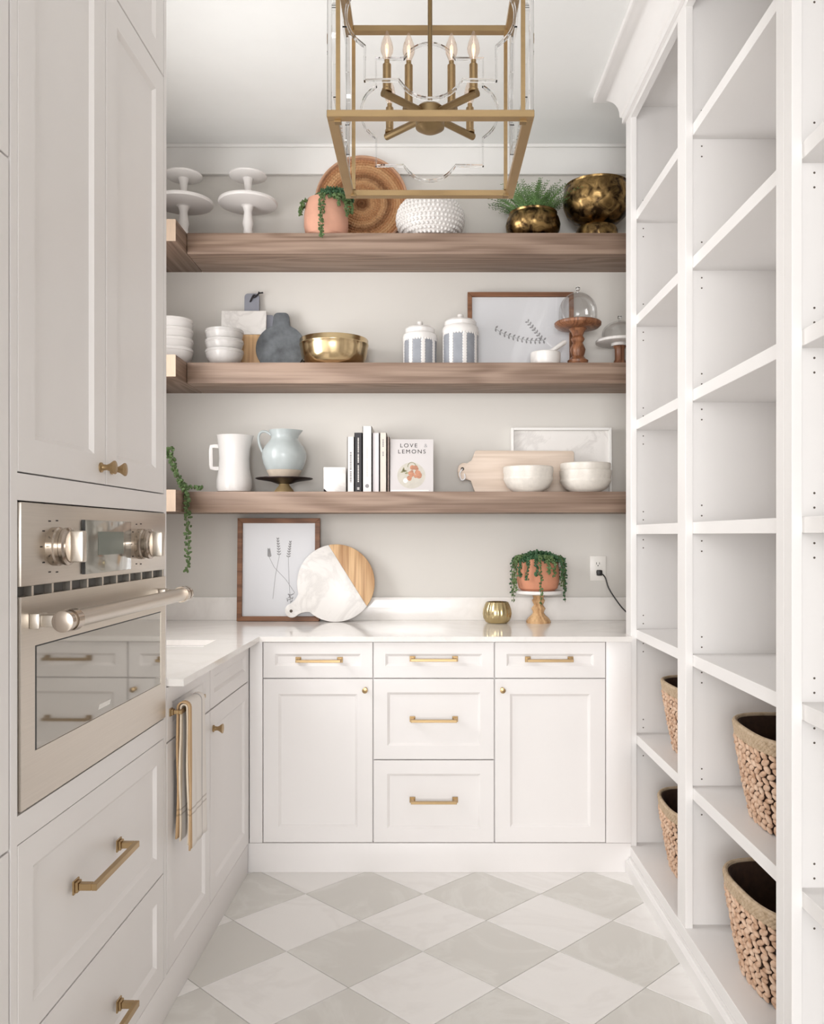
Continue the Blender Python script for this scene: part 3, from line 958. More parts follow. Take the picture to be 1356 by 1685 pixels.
# ------------------------------------------------------------------ uppermost shelf things
for x, side_ in ((-0.785, 'standing clear of'), (-1.070, 'half hidden by')):
    s = thing('cake_stand', 'large white pedestal cake stand %s the oven cabinet, smaller stand on top' % side_, 'cake stand', (x, 3.765, Z3))
    MB().lathe([(0, 0), (0.052, 0), (0.053, .006), (0.030, .016), (0.021, .03), (0.019, .05), (0.024, .075), (0.020, .10), (0.017, .125), (0.024, .148), (0.03, .1515), (0, .1515)], 40).build('pedestal', 'ceramic_matte', s, smooth=True)
    MB().lathe([(0, .152), (0.06, .152), (0.115, .156), (0.126, .158), (0.130, .165), (0.128, .172), (0.122, .170), (0, .169)], 56).build('plate', 'ceramic_matte', s, smooth=True)
    s = thing('cake_stand', 'small white cake stand perched on the large one %s the oven cabinet' % side_, 'cake stand', (x, 3.765, Z3 + .1695))
    MB().lathe([(0, 0), (0.042, 0), (0.043, .005), (0.022, .013), (0.016, .03), (0.015, .06), (0.018, .085), (0.024, .1045), (0, .1045)], 40).build('pedestal', 'ceramic_matte', s, smooth=True)
    MB().lathe([(0, .105), (0.045, .105), (0.074, .108), (0.081, .112), (0.082, .118), (0.079, .121), (0, .118)], 48).build('plate', 'ceramic_matte', s, smooth=True)

# round coiled tray
R = 0.212
tr = thing('woven_tray', 'large round coiled rattan tray leaning on the wall', 'tray', (-0.29, 3.877, Z3), (math.radians(-2.5), 0, 0))
nr, na = 102, 300
vs, fs = [], []
for i in range(nr + 1):
    r_ = (R - .008) * i / nr
    for k in range(na):
        a = 2 * PI * k / na
        ring = int(i / nr * 17)
        w_ = abs(math.sin(PI * (i / nr * 17)))
        st_ = 0.5 + 0.5 * math.cos((24 + ring * 4) * a + ring * 1.7)
        vs.append((r_ * math.cos(a), -0.010 * w_ * (0.25 + 0.75 * st_), R + r_ * math.sin(a)))
for i in range(nr):
    for k in range(na):
        k2 = (k + 1) % na
        fs.append((i * na + k, (i + 1) * na + k, (i + 1) * na + k2, i * na + k2))
o = MB().add([(v[0], v[1], v[2] - R) for v in vs], fs).build('coil', 'rattan', tr, smooth=True, angle=80, recalc=False)
o.location = (0, 0, R)
rim = []
for k in range(160):
    a = 2 * PI * k / 160
    rim.append(((R - .006) * math.cos(a), -0.012, (R - .006) * math.sin(a)))
wall_ = MB()
vs, fs = [], []
for k in range(96):
    a = 2 * PI * k / 96
    for (r_, y_) in ((R - .012, 0.0), (R, 0.0), (R, -.024), (R - .006, -.028), (R - .010, -.024)):
        vs.append((r_ * math.cos(a), y_, r_ * math.sin(a)))
for k in range(96):
    for j in range(5):
        fs.append((k * 5 + j, k * 5 + (j + 1) % 5, ((k + 1) % 96) * 5 + (j + 1) % 5, ((k + 1) % 96) * 5 + j))
o = wall_.add(vs, fs).build('rim', plain('rattan_rim', (206, 162, 132), 0.7, var=0.1, scale=60), tr, smooth=True)
o.location = (0, 0, R)

# hobnail bowl
hb = thing('hobnail_vase', 'white ceramic vase covered in raised dots', 'vase', (0.022, 3.768, Z3))
def hob(t):      # profile parameter 0..1 -> (r,z)
    a = -1.15 + t * 2.25
    return (0.147 * math.cos(a) ** .72, 0.088 + 0.098 * math.sin(a))
prof = [(0, hob(0)[1])] + [hob(i / 20) for i in range(21)] + [(hob(1)[0] * .86, hob(1)[1]), (hob(1)[0] * .8, hob(1)[1] - .03), (0, hob(1)[1] - .06)]
z_low = prof[0][1]
prof = [(a, b_ - z_low) for a, b_ in prof]
MB().lathe(prof, 56).build('body', 'ceramic', hb, smooth=True)
dots = MB()
for i in range(1, 12):
    r_, z = hob(i / 12)
    n = int(2 * PI * r_ / 0.0185)
    for k in range(n):
        a = 2 * PI * (k + .5 * (i % 2)) / n
        dots.ellipsoid((r_ * math.cos(a), r_ * math.sin(a), z - z_low), (.0078, .0078, .0078), None, 8, 6)
dots.build('raised_dots', 'ceramic', hb, smooth=True, kind='stuff')

# bronze bowls
def bowl_profile(r, h, foot_r, foot_h, th=0.005):
    out = [(0, 0), (foot_r, 0), (foot_r, .004), (foot_r * .82, foot_h * .5), (foot_r * .80, foot_h)]
    for i in range(1, 13):
        t = i / 12
        out.append((foot_r * .8 + (r - foot_r * .8) * math.sin(t * PI / 2) ** .8, foot_h + (h - foot_h) * (1 - math.cos(t * PI / 2)) ** .95))
    out.append((r - th, h))
    for i in range(11, 0, -1):
        t = i / 12
        out.append((foot_r * .75 + (r - th - foot_r * .75) * math.sin(t * PI / 2) ** .8, foot_h + th + (h - foot_h - th) * (1 - math.cos(t * PI / 2)) ** .95))
    out.append((0, foot_h + th))
    return out


b = thing('pedestal_bowl', 'large dark hammered bronze bowl on a flared foot', 'bowl', (0.760, 3.772, Z3))
MB().lathe([(0, 0), (.088, 0), (.091, .010), (.092, .040), (.086, .054), (.060, .062), (.056, .066), (0, .066)], 48).build('foot', 'bronze', b, smooth=True)
MB().lathe([(0, .0665), (.055, .0665), (.098, .082), (.130, .112), (.146, .150), (.150, .185), (.146, .214), (.140, .232), (.143, .240), (.139, .242), (.135, .232), (.140, .212), (.143, .185), (.139, .152), (.124, .118), (.094, .090), (0, .076)], 64).build('bowl', 'bronze', b, smooth=True)
b = thing('planted_bowl', 'green fern growing in a low hammered bronze bowl', 'plant', (0.476, 3.765, Z3))
MB().lathe([(0, 0), (.075, 0), (.098, .012), (.117, .040), (.121, .066), (.114, .092), (.104, .108), (.107, .116), (.101, .116), (.098, .106), (.108, .090), (.108, .080), (0, .08)], 56).build('bowl', 'bronze', b, smooth=True)
fm = MB()
rf = random.Random(8)
for s in range(170):
    a = rf.uniform(0, 2 * PI)
    t = rf.random() ** .6
    base = Vector((.075 * t * math.cos(a), .075 * t * math.sin(a), .085))
    out_ = Vector((math.cos(a), math.sin(a), 0))
    L = rf.uniform(.10, .175)
    lean = .25 + .75 * t
    n = 13
    prev = None
    for i in range(n + 1):
        u_ = i / n
        pnt = base + out_ * (L * lean * u_ * (0.4 + 0.5 * u_)) + Vector((0, 0, L * (u_ * 1.0 - .42 * lean * u_ * u_)))
        if prev is not None:
            dirv = (pnt - prev).normalized()
            for sd in (-1, 1):
                sv = dirv.cross(Vector((0, 0, 1)))
                if sv.length < .01: sv = Vector((1, 0, 0))
                sv = (sv.normalized() * sd + dirv * .8 + Vector((0, 0, rf.uniform(-.3, .3)))).normalized()
                ln = .026 * (1 - .6 * u_) * rf.uniform(.7, 1.2)
                wv = dirv.cross(sv).normalized() * .0013
                wd_ = dirv * .0030
                fm.add([pnt, pnt + sv * ln * .5 + wd_, pnt + sv * ln, pnt + sv * ln * .5 - wd_, pnt + sv * ln * .5 + wv],
                       [(0, 1, 4), (1, 2, 4), (2, 3, 4), (3, 0, 4), (0, 3, 2, 1)])
            fm.add([prev, pnt, pnt + Vector((.0012, 0, 0)), prev + Vector((.0012, 0, 0)), prev + Vector((0, .0012, 0)), pnt + Vector((0, .0012, 0))],
                   [(0, 1, 2, 3), (0, 4, 5, 1)])
        prev = pnt
fm.build('fronds', 'fern', b, kind='stuff', recalc=False)


# ------------------------------------------------------------------ middle shelf things
def bowl_stack(x, y, z, r, h, n, step, mat, label, name='bowl', group=None, cat='bowl', tilt=None):
    for k in range(n):
        rr_ = r
        th = .0045
        prof = [(0, 0), (rr_ * .50, 0), (rr_ * .52, h * .05), (rr_ * .78, h * .22), (rr_ * .93, h * .5), (rr_ * .985, h * .75), (rr_, h * .97), (rr_ - .002, h),
                (rr_ - th, h * .97), (rr_ * .985 - th, h * .75), (rr_ * .93 - th, h * .52), (rr_ * .76, h * .27), (rr_ * .5, h * .12), (0, h * .10)]
        pos = 'bottom' if k == 0 else ('top' if k == n - 1 else ('second from bottom' if k == 1 else 'second from top'))
        o = thing(name, label.replace('#', pos), cat, (x, y, z + k * step), (0, 0, .7 * k), group)
        MB().lathe(prof, 48).build('shell', mat, o, smooth=True)
        MB().lathe([(rr_ + .0002, h * .80), (rr_ + .0015, h * .83), (rr_ + .0015, h * .87), (rr_ + .0002, h * .90)], 48).build('rim_band', mat, o, smooth=True)


bowl_stack(-1.118, 3.765, Z2, .088, .078, 4, .0425, 'ceramic_matte', 'plain matt white bowl, # of the stack beside the oven cabinet', group='white bowls stacked in the corner')
bowl_stack(-0.889, 3.765, Z2, .083, .072, 3, .044, 'bowl_grey', 'glossy pale grey bowl, # of the stack before the marble board', group='grey bowls stacked before the board')

# slate paddle and marble board
def rounded_rect(w_, h_, r, x0=0, z0=0, n=5):
    pts = []
    for cx, cz, a0 in ((w_ / 2 - r, h_ - r, 0), (-w_ / 2 + r, h_ - r, 90), (-w_ / 2 + r, r, 180), (w_ / 2 - r, r, 270)):
        pts += arc(cx + x0, cz + z0, r, a0, a0 + 90, n)
    return pts


o = thing('cutting_board', 'grey slate paddle board with black leather tie behind the marble board', 'cutting board', (-0.795, 3.886, Z2), (math.radians(-4), 0, 0))
hd = [(.034, .264)] + arc(.018, .347, .016, 0, 90, 5) + arc(-.018, .347, .016, 90, 180, 5) + [(-.034, .264)]
body = [(.105, .0), (.105, .245), (.095, .262)] + [(q[0], q[1]) for q in hd] + [(-.095, .262), (-.105, .245), (-.105, 0)]
MB().prism(body, -0.012, 0, 'xz').build('slab', 'slate_light', o, bevel=0.0015)
tie = MB().tube(curve_pts([(-.006, -.014, .325), (.002, -.02, .337), (.010, -.02, .352), (.022, -.018, .350), (.034, -.016, .362), (.052, -.014, .366)]), .0035, 6)
tie.tube(curve_pts([(-.008, -.014, .322), (.004, -.018, .345), (.014, -.018, .342), (.030, -.02, .357), (.034, -.02, .368)]), .003, 6)
tie.build('leather_tie', 'leather', o, smooth=True)
o = thing('cutting_board', 'square white marble board with acacia wood lower band', 'cutting board', (-0.825, 3.862, Z2), (math.radians(-4), 0, 0))
MB().box(-.102, .102, -.014, 0, .165, .275).build('marble_half', 'marble', o, bevel=0.002, label='white marble upper half')
MB().box(-.102, .102, -.014, 0, .0, .1648).build('wood_half', 'mango', o, bevel=0.002, label='warm wood lower half')
o = thing('cutting_board', 'dark slate round paddle board leaning beside the gold bowl', 'cutting board', (-0.655, 3.845, Z2), (math.radians(-8), 0, 0))
out_ = arc(0, .100, .112, -62, 62, 18) + [(.040, .205)] + arc(.014, .246, .022, 0, 90, 6) + arc(-.014, .246, .022, 90, 180, 6) + [(-.040, .205)] + arc(0, .100, .112, 118, 242, 18)
MB().prism(out_, -0.014, 0, 'xz').build('slab', 'slate', o, bevel=0.002)

b = thing('gold_bowl', 'wide shiny gold metal bowl with grooved rim', 'bowl', (-0.405, 3.772, Z2))
MB().lathe([(0, 0), (.105, 0), (.128, .012), (.143, .040), (.149, .075), (.151, .092), (.153, .094), (.153, .099), (.151, .101), (.152, .116), (.150, .119), (.146, .116), (.144, .075), (.138, .044), (.122, .018), (0, .010)], 72).build('bowl', 'gold_bowl', b, smooth=True, angle=50)


def canister(x, y, r, hb_, label):
    c = thing('canister', label, 'canister', (x, y, Z2))
    MB().lathe([(0, 0), (r, 0), (r, hb_ * .80), (0, hb_ * .8)], 48).build('body', 'canister_blue', c, smooth=True)
    band = MB().lathe([(r * .9, hb_ * .80), (r + .0035, hb_ * .80), (r + .004, hb_ * .86), (r + .001, hb_ * .95), (r * .90, hb_), (r * .86, hb_), (r * .86, hb_ * .82)], 64)
    nb_ = 18
    for k in range(nb_ * 2):
        a = 2 * PI * k / (nb_ * 2)
        hgt = (.012 if k % 4 else .020)
        rot = Matrix.Rotation(a, 3, 'Z')
        band.ellipsoid((math.cos(a) * (r + .0008), math.sin(a) * (r + .0008), hb_ * .80), (.0026, r * PI / nb_ * .52, hgt * .7), rot, 8, 6)
    band.build('scalloped_collar', 'ceramic', c, smooth=True)
    for k in range(8):
        a = 2 * PI * k / 8 + .20
        sm = MB()
        rot = Matrix.Rotation(a, 3, 'Z')
        nz = int(hb_ * .8 / .0125)
        for i in range(nz):
            for s_ in (-1, 1):
                a2 = a + s_ * .075
                sm.ellipsoid((math.cos(a2) * r, math.sin(a2) * r, .007 + i * .0125), (.0028, .0050, .0066), Matrix.Rotation(a2, 3, 'Z'), 8, 4)
        vs_ = []
        for z in (0.0005, hb_ * .8):
            for q in (-.075, -.0375, 0, .0375, .075):
                vs_.append((math.cos(a + q) * (r + .0022), math.sin(a + q) * (r + .0022), z))
            for q in (.075, -.075):
                vs_.append((math.cos(a + q) * (r - .002), math.sin(a + q) * (r - .002), z))
        sm.add(vs_, [tuple(range(6, -1, -1)), tuple(range(7, 14))] + [(i, (i + 1) % 7, 7 + (i + 1) % 7, 7 + i) for i in range(7)])
        sm.build('scalloped_rib', 'ceramic', c, smooth=True)
    ld_ = MB().lathe([(0, hb_ + .0005), (r * .86, hb_ + .0005), (r * .90, hb_ + .006), (r * .90, hb_ + .018), (r * .80, hb_ + .026), (r * .35, hb_ + .031), (.009, hb_ + .033), (.008, hb_ + .038), (.014, hb_ + .045), (.012, hb_ + .053), (0, hb_ + .055)], 48)
    ld_.build('lid', 'ceramic', c, smooth=True)


canister(-0.024, 3.785, .073, .150, 'shorter lidded canister, white scalloped ribs over grey-blue')
canister(0.156, 3.785, .079, .182, 'taller lidded canister, white scalloped ribs over grey-blue')


# ------------------------------------------------------------------ framed prints
def leaf_flat(mb, x, z, L, w_, ang, y):
    pts = []
    for i in range(9):
        t = i / 8
        pts.append((L * t, w_ * math.sin(PI * t)))
    for i in range(7, 0, -1):
        t = i / 8
        pts.append((L * t, -w_ * math.sin(PI * t)))
    ca, sa = math.cos(ang), math.sin(ang)
    mb.prism([(x + a * ca - b_ * sa, z + a * sa + b_ * ca) for a, b_ in pts], y, y + .0004, 'xz')


def line_flat(mb, pts, w_, y):
    for (x0, z0), (x1, z1) in zip(pts[:-1], pts[1:]):
        dx, dz = x1 - x0, z1 - z0
        l = math.hypot(dx, dz) or 1
        nx, nz = -dz / l * w_ / 2, dx / l * w_ / 2
        mb.prism([(x0 + nx, z0 + nz), (x1 + nx, z1 + nz), (x1 - nx, z1 - nz), (x0 - nx, z0 - nz)], y, y + .0004, 'xz')


def picture(label, x, y, z, w_, h_, lean, fw, draw):
    f = thing('framed_print', label, 'picture', (x, y, z), (math.radians(-lean), 0, 0))
    mb = MB()
    fr = [(-w_ / 2, 0), (w_ / 2, 0), (w_ / 2, h_), (-w_ / 2, h_)]
    ins = [(-w_ / 2 + fw, fw), (w_ / 2 - fw, fw), (w_ / 2 - fw, h_ - fw), (-w_ / 2 + fw, h_ - fw)]
    for k in range(4):
        q = (k + 1) % 4
        MB().prism([fr[k], fr[q], ins[q], ins[k]], -.022, 0, 'xz').build('frame_rail', 'frame_wood', f, bevel=0.001, seg=1)
    MB().box(-w_ / 2 + fw, w_ / 2 - fw, -.008, -.002, fw, h_ - fw).build('paper', 'paper', f)
    pr = MB(); draw(pr, -.0086)
    pr.build('print', 'ink', f, label='fine grey botanical drawing')
    MB().box(-w_ / 2 + fw, w_ / 2 - fw, -.0125, -.0115, fw, h_ - fw).build('pane', 'glass', f)


def sprig(mb, y):
    stem = [(-.115 + .02 * i, .200 - .085 * (i / 11) ** .7 + .03 * (i / 11) ** 3) for i in range(12)]
    line_flat(mb, stem, .0016, y)
    for i, (a, b_) in enumerate(stem):
        for s in (-1, 1):
            leaf_flat(mb, a, b_, .017, .004, s * 1.1 - .3, y)
    st2 = [(.105 - .010 * i, .142 + .0125 * i) for i in range(8)]
    line_flat(mb, st2, .0016, y)
    for a, b_ in st2[1:]:
        for s in (-1, 1):
            leaf_flat(mb, a, b_, .015, .0035, 2.3 + s * .9, y)


def lavender(mb0, y):
    mb = MB()
    stems = [[(.035, .17), (.0, .23), (-.05, .29), (-.07, .335), (-.073, .37)], [(-.055, .14), (-.045, .25), (-.03, .34), (-.036, .42)],
             [(.02, .11), (.012, .22), (.008, .33), (.016, .405)], [(.035, .17), (.015, .15), (.0, .14)]]
    for st in stems:
        line_flat(mb, st, .0016, y)
    for st in stems[:3]:
        (x0, z0), (x1, z1) = st[-2], st[-1]
        for i in range(7):
            t = i / 6
            px, pz = x0 + (x1 - x0) * (.1 + .9 * t), z0 + (z1 - z0) * (.1 + .9 * t)
            for s in (-1, 1):
                leaf_flat(mb, px, pz, .013, .0024, PI / 2 + s * (.75 - .4 * t), y)
    for i in range(9):
        leaf_flat(mb, .005 + .006 * (i % 5), .135 + .008 * (i % 4), .018, .002, .3 + i * .9, y)
    mb.xform(Matrix.Translation((.034, 0, -.034)) @ Matrix.Diagonal((1.1, 1, .96, 1)))
    mb0.add(mb.v, mb.f)


picture('wood framed botanical sprig print leaning behind the canisters', 0.435, 3.886, Z2, 0.484, 0.365, 3.2, 0.020, sprig)
picture('wood framed lavender drawing leaning on the wall above the worktop', -0.668, 3.876, Z0, 0.375, 0.468, 2.6, 0.022, lavender)

# mortar and pestle
o = thing('mortar', 'small white marble mortar', 'mortar', (0.530, 3.755, Z2))
MB().lathe([(0, 0), (.060, 0), (.064, .006), (.066, .030), (.066, .056), (.063, .060), (.054, .059), (.050, .040), (.030, .022), (0, .018)], 48).build('bowl', 'marble', o, smooth=True)
o = MB().tube([(0, 0, 0), (.012, 0, .006), (.05, 0, .032), (.098, 0, .066), (.106, 0, .071)], [.010, .014, .010, .011, .006], 16).build('pestle', 'marble', smooth=True)
o.location = (0.515, 3.755, Z2 + .0395)
tag(o, 'white marble pestle resting in the mortar', 'pestle')


def dome(label, x, y, z, r, h_, kn):
    o = thing('glass_dome', label, 'cloche', (x, y, z))
    prof = [(r, 0), (r, h_ * .35)] + [(r * math.cos(t), h_ * .35 + h_ * .65 * math.sin(t)) for t in [PI / 2 * i / 12 for i in range(1, 12)]]
    top = [(.004, h_)]
    inner = [(max(a - .0025, .002), b_ - .002 * (b_ / h_)) for a, b_ in reversed(prof)]
    MB().lathe(prof + top + [(0.0, h_)], 56).build('dome', 'glass', o, smooth=True)
    MB().lathe([(r - .002, 0), (r + .002, 0), (r + .002, .004), (r - .002, .004), (r - .002, 0)], 56).build('rim', 'glass', o, smooth=True)
    MB().lathe([(0, h_), (.006, h_), (.005, h_ + .006), (kn, h_ + .014), (kn, h_ + .022), (0, h_ + .028)], 20).build('knob', 'acrylic', o, smooth=True)


s = thing('cake_stand', 'turned dark wood cake stand carrying a glass dome', 'cake stand', (0.674, 3.762, Z2))
MB().lathe([(0, 0), (.050, 0), (.051, .010), (.044, .016), (.046, .026), (.034, .034), (.026, .045), (.031, .060), (.034, .075), (.028, .090), (.021, .105), (.026, .112), (.030, .122), (.022, .135), (.030, .155), (.040, .1655), (0, .1655)], 44).build('pedestal', 'acacia', s, smooth=True)
MB().lathe([(0, .166), (.06, .166), (.092, .172), (.102, .182), (.103, .192), (.098, .196), (.094, .191), (0, .190)], 56).build('plate', 'acacia', s, smooth=True)
dome('bell shaped glass dome on the dark wood cake stand', 0.674, 3.762, Z2 + .192, .084, .135, .010)
s = thing('cake_stand', 'marble topped cake stand with wood stem beside the bookcase', 'cake stand', (0.868, 3.80, Z2))
MB().lathe([(0, 0), (.05, 0), (.05, .008), (.030, .02), (.022, .04), (.022, .085), (.030, .0975), (0, .0975)], 40).build('pedestal', 'acacia', s, smooth=True)
MB().lathe([(0, .098), (.038, .098), (.038, .110), (.10, .110), (.106, .113), (.106, .122), (.103, .125), (0, .125)], 56).build('plate', 'marble', s, smooth=True)
dome('low glass dome on the marble cake stand beside the bookcase', 0.868, 3.80, Z2 + .1255, .078, .085, .009)

# ------------------------------------------------------------------ lowest shelf things
p = thing('pitcher', 'tall plain white pitcher with squared handle', 'pitcher', (-0.850, 3.785, Z1))
MB().lathe([(0, 0), (.060, 0), (.074, .006), (.079, .022), (.077, .060), (.069, .10), (.066, .15), (.069, .20), (.076, .250), (.078, .254), (.074, .255), (.066, .20), (.062, .15), (.064, .10), (.070, .05), (0, .03)], 48,
           fn=lambda r, z, a: r * (1 + (.10 * max(0, math.cos(a)) ** 6 if z > .19 and r > .03 else 0) * max(0, (z - .19) / .065))).build('body', 'ceramic', p, smooth=True)
MB().tube([(-.060, 0, .205), (-.085, 0, .208), (-.102, 0, .206), (-.104, 0, .19), (-.103, 0, .125), (-.100, 0, .110), (-.085, 0, .108), (-.060, 0, .108)], .007, sq=(.018, .011)).build('handle', 'ceramic', p, bevel=0.002)

s = thing('cake_stand', 'low black cake stand with gold foot under the blue-grey pitcher', 'cake stand', (-0.628, 3.785, Z1))
MB().lathe([(0, 0), (.046, 0), (.046, .004), (.036, .018), (.024, .032), (.022, .0395), (0, .0395)], 40).build('foot', 'gold_matt', s, smooth=True)
MB().lathe([(0, .040), (.030, .040), (.060, .050), (.118, .059), (.126, .062), (.126, .0655), (0, .0655)], 56).build('plate', 'dark_metal', s, smooth=True)
p = thing('pitcher', 'rounded blue-grey glazed pitcher with looped handle on black cake stand', 'pitcher', (-0.628, 3.785, Z1 + .066))
def spout(r, z, a):
    if z > .165 and r > .03: return r * (1 + .22 * max(0, math.cos(a)) ** 8 * (z - .165) / .045)
    return r
MB().lathe([(0, 0), (.060, 0), (.064, .004), (.072, .022), (.078, .034), (0, .034)], 56).build('base', 'raw_clay', p, smooth=True, label='unglazed sandy clay base')
MB().lathe([(.0, .0342), (.0782, .0342), (.090, .060), (.098, .090), (.097, .115), (.086, .140), (.068, .160), (.058, .175), (.058, .188), (.066, .208), (.067, .212), (.063, .212), (.054, .188), (.054, .176), (.064, .158), (.080, .138), (.090, .115), (.09, .09), (0, .05)], 64, fn=spout).build('body', 'blue_glaze', p, smooth=True)
MB().tube(curve_pts([(-.058, 0, .192), (-.080, 0, .206), (-.102, 0, .205), (-.114, 0, .185), (-.110, 0, .150), (-.098, 0, .120), (-.090, 0, .105)]), .006, 10).build('handle', 'blue_glaze', p, smooth=True)

o = MB().prism([(-.049, .001), (.049, .001), (.049, .113), (-.049, .113), (-.049, .018), (-.044, .007), (-.034, .001)], -.05, .05, 'xz').build('bookend', 'marble', bevel=0.002)
o.location = (-0.400, 3.80, Z1 - .001)
tag(o, 'cream marble block bookend at the end of the books', 'bookend')


def book(label, x0, x1, h_, mat, y0, depth, marks):
    b = thing('book', label, 'book', ((x0 + x1) / 2, y0, Z1))
    w_ = (x1 - x0) / 2 - .0006
    MB().box(-w_, -w_ + .0025, 0, depth, 0, h_).box(w_ - .0025, w_, 0, depth, 0, h_).box(-w_, w_, 0, .003, 0, h_).build('cover', mat, b)
    MB().box(-w_ + .0026, w_ - .0026, .0031, depth - .004, .003, h_ - .003).build('pages', 'pages', b)
    if marks:
        mt, segs = marks
        mk = MB()
        rb = random.Random(len(label))
        for z0, z1, ww in segs:
            z = z0
            while z < z1:
                l = rb.uniform(.003, .007)
                mk.box(-ww, ww, -.0004, 0, z, min(z + l, z1))
                z += l + .0018
        mk.build('spine_print', mt, b)


YS = 3.735
book('slim white book with grey spine lettering beside the marble bookend', -.3445, -.3125, .245, 'book_white', YS + .01, .17, ('ink', [(.045, .095, .004), (.10, .18, .004)]))
book('black book with pale spine lettering', -.3120, -.2770, .262, 'book_black', YS, .175, ('ink_light', [(.012, .022, .005), (.045, .12, .003), (.13, .17, .003), (.175, .24, .003)]))
book('tallest white book with a round mark at the foot of its spine', -.2765, -.2345, .290, 'book_white', YS, .175, ('ink_light', [(.07, .14, .0035), (.15, .20, .0035)]))
mk = MB().lathe([(0, 0), (.0085, 0), (.0085, .0004), (0, .0004)], 20)
mk.xform(Matrix.Translation((-.2555, YS, Z1 + .028)) @ Matrix.Rotation(PI / 2, 4, 'X'))
par = [o for o in bpy.data.objects if o.get('label', '').startswith('tallest white book')][0]
mk.xform(Matrix.Translation(-par.location))
mk.build('spine_emblem', 'ink', par)
book('pale grey-white book beside the tallest white one', -.2340, -.2020, .262, 'book_lilac', YS + .008, .17, None)
book('cream book with faint grey spine lettering', -.2015, -.1700, .262, 'book_cream', YS + .004, .17, ('ink', [(.16, .18, .003), (.20, .235, .003)]))
book('thin tan book beside the face-out cookbook', -.1695, -.1575, .246, 'book_tan', YS + .015, .16, None)

cb = thing('cookbook', 'pale cookbook facing out, food bowl on the cover and bold black title', 'book', (-0.060, 3.752, Z1), (math.radians(-3), 0, 0))
W, H = .190, .236
MB().box(-W / 2, W / 2, -.003, 0, 0, H).box(-W / 2, W / 2, .028, .031, 0, H).box(-W / 2, -W / 2 + .003, 0, .028, 0, H).build('cover', 'cover', cb)
MB().box(-W / 2 + .0032, W / 2 - .004, .0002, .0278, .003, H - .003).build('pages', 'pages', cb)


def disc(cx, cz, rx, rz, y, n=28):
    return MB().prism([(cx + rx * math.cos(2 * PI * i / n), cz + rz * math.sin(2 * PI * i / n)) for i in range(n)], y, y + .0004, 'xz')


disc(-.002, .075, .062, .058, -.0034).build('cover_print', 'cover_bowl', cb)
mb = MB()
rb = random.Random(5)
for i in range(16):
    a, t = rb.uniform(0, 6.28), rb.random() ** .5
    cx, cz, r_ = .008 + .030 * t * math.cos(a), .082 + .030 * t * math.sin(a), rb.uniform(.007, .012)
    yy = -.0040 - i * .00001
    mb.prism([(cx + r_ * math.cos(2 * PI * k / 12), cz + r_ * math.sin(2 * PI * k / 12)) for k in range(12)], yy, yy + .0003, 'xz')
mb.build('cover_print', 'cover_food', cb)
mb = MB()
line_flat(mb, arc(0.0, .115, .018, 10, 190, 12), .003, -.0042)
for i in range(7):
    leaf_flat(mb, -.05 + .006 * i, .088 + .003 * (i % 3), .018, .004, .4 + i * .5, -.0044)
mb.build('cover_print', 'cover_leaf', cb)
disc(-.028, .052, .010, .011, -.0046).build('cover_print', 'white_plastic', cb)
MB().box(-W / 2 + .006, W / 2 - .02, -.0036, -.003, .006, .011).build('cover_print', 'white_plastic', cb)


def text_part(root, txt, size, x, z, y, mat, name='title', fat=.0, sx=1.0):
    cu = bpy.data.curves.new('title', 'FONT')
    cu.body = txt; cu.size = size; cu.align_x = 'CENTER'; cu.extrude = .0002; cu.offset = fat
    cu.space_character = 1.3
    tmp = bpy.data.objects.new('title_source', cu)
    COL.objects.link(tmp)
    dg = bpy.context.evaluated_depsgraph_get()
    me = bpy.data.meshes.new_from_object(tmp.evaluated_get(dg))
    bpy.data.objects.remove(tmp)
    me.transform(Matrix.Translation((x, y, z)) @ Matrix.Rotation(PI / 2, 4, 'X') @ Matrix.Diagonal((sx, 1, 1, 1)))
    me.materials.clear(); me.materials.append(M[mat])
    o = bpy.data.objects.new(name, me)
    COL.objects.link(o); o.parent = root
    return o


text_part(cb, 'LOVE', .025, -.014, H - .036, -.0034, 'ink_dark', fat=.0, sx=1.08)
text_part(cb, '&', .024, .062, H - .036, -.0034, 'ink', fat=-.0003)
text_part(cb, 'LEMONS', .025, .0, H - .063, -.0034, 'ink_dark', fat=.0, sx=1.08)

# cream board, tray and bowls
o = thing('cutting_board', 'pale beech paddle board lying on its long edge', 'cutting board', (0.441, 3.869, Z1), (math.radians(-1.2), 0, 0))
out_ = [(-.215, 0.004), (.232, 0.0)] + arc(.222, .182, .012, 0, 90, 4) + arc(-.206, .184, .012, 90, 160, 4) + [(-.232, .15), (-.252, .138), (-.272, .140), (-.290, .128), (-.295, .105), (-.292, .078), (-.278, .062), (-.258, .066), (-.235, .058), (-.225, .03)]
MB().prism(out_, -.016, 0, 'xz').build('board', 'pale_wood', o, bevel=0.003)
t_ = MB().lathe([(0, 0), (.008, 0), (.008, .0006), (0, .0006)], 16)
t_.xform(Matrix.Translation((-.273, -.0160, .112)) @ Matrix.Rotation(PI / 2, 4, 'X'))
t_.build('handle_hole', 'hole', o)
MB().tube(curve_pts([(-.273, -.018, .112), (-.285, -.022, .09), (-.278, -.024, .062), (-.262, -.022, .068), (-.264, -.02, .09)]), .0028, 6).build('hanging_cord', 'paper', o, smooth=True)
o = thing('serving_tray', 'rectangular white tray with marble base standing against the wall', 'tray', (0.623, 3.914, Z1), (math.radians(-1.5), 0, 0))
MB().box(-.218, .218, -.008, 0, .012, .292).build('base', 'marble', o)
mb = MB()
for x0, x1, z0, z1 in ((-.230, -.218, 0, .304), (.218, .230, 0, .304), (-.218, .218, 0, .012), (-.218, .218, .292, .304)):
    MB().box(x0, x1, -.030, 0, z0, z1).build('side', 'trim', o, bevel=0.0015, seg=1)


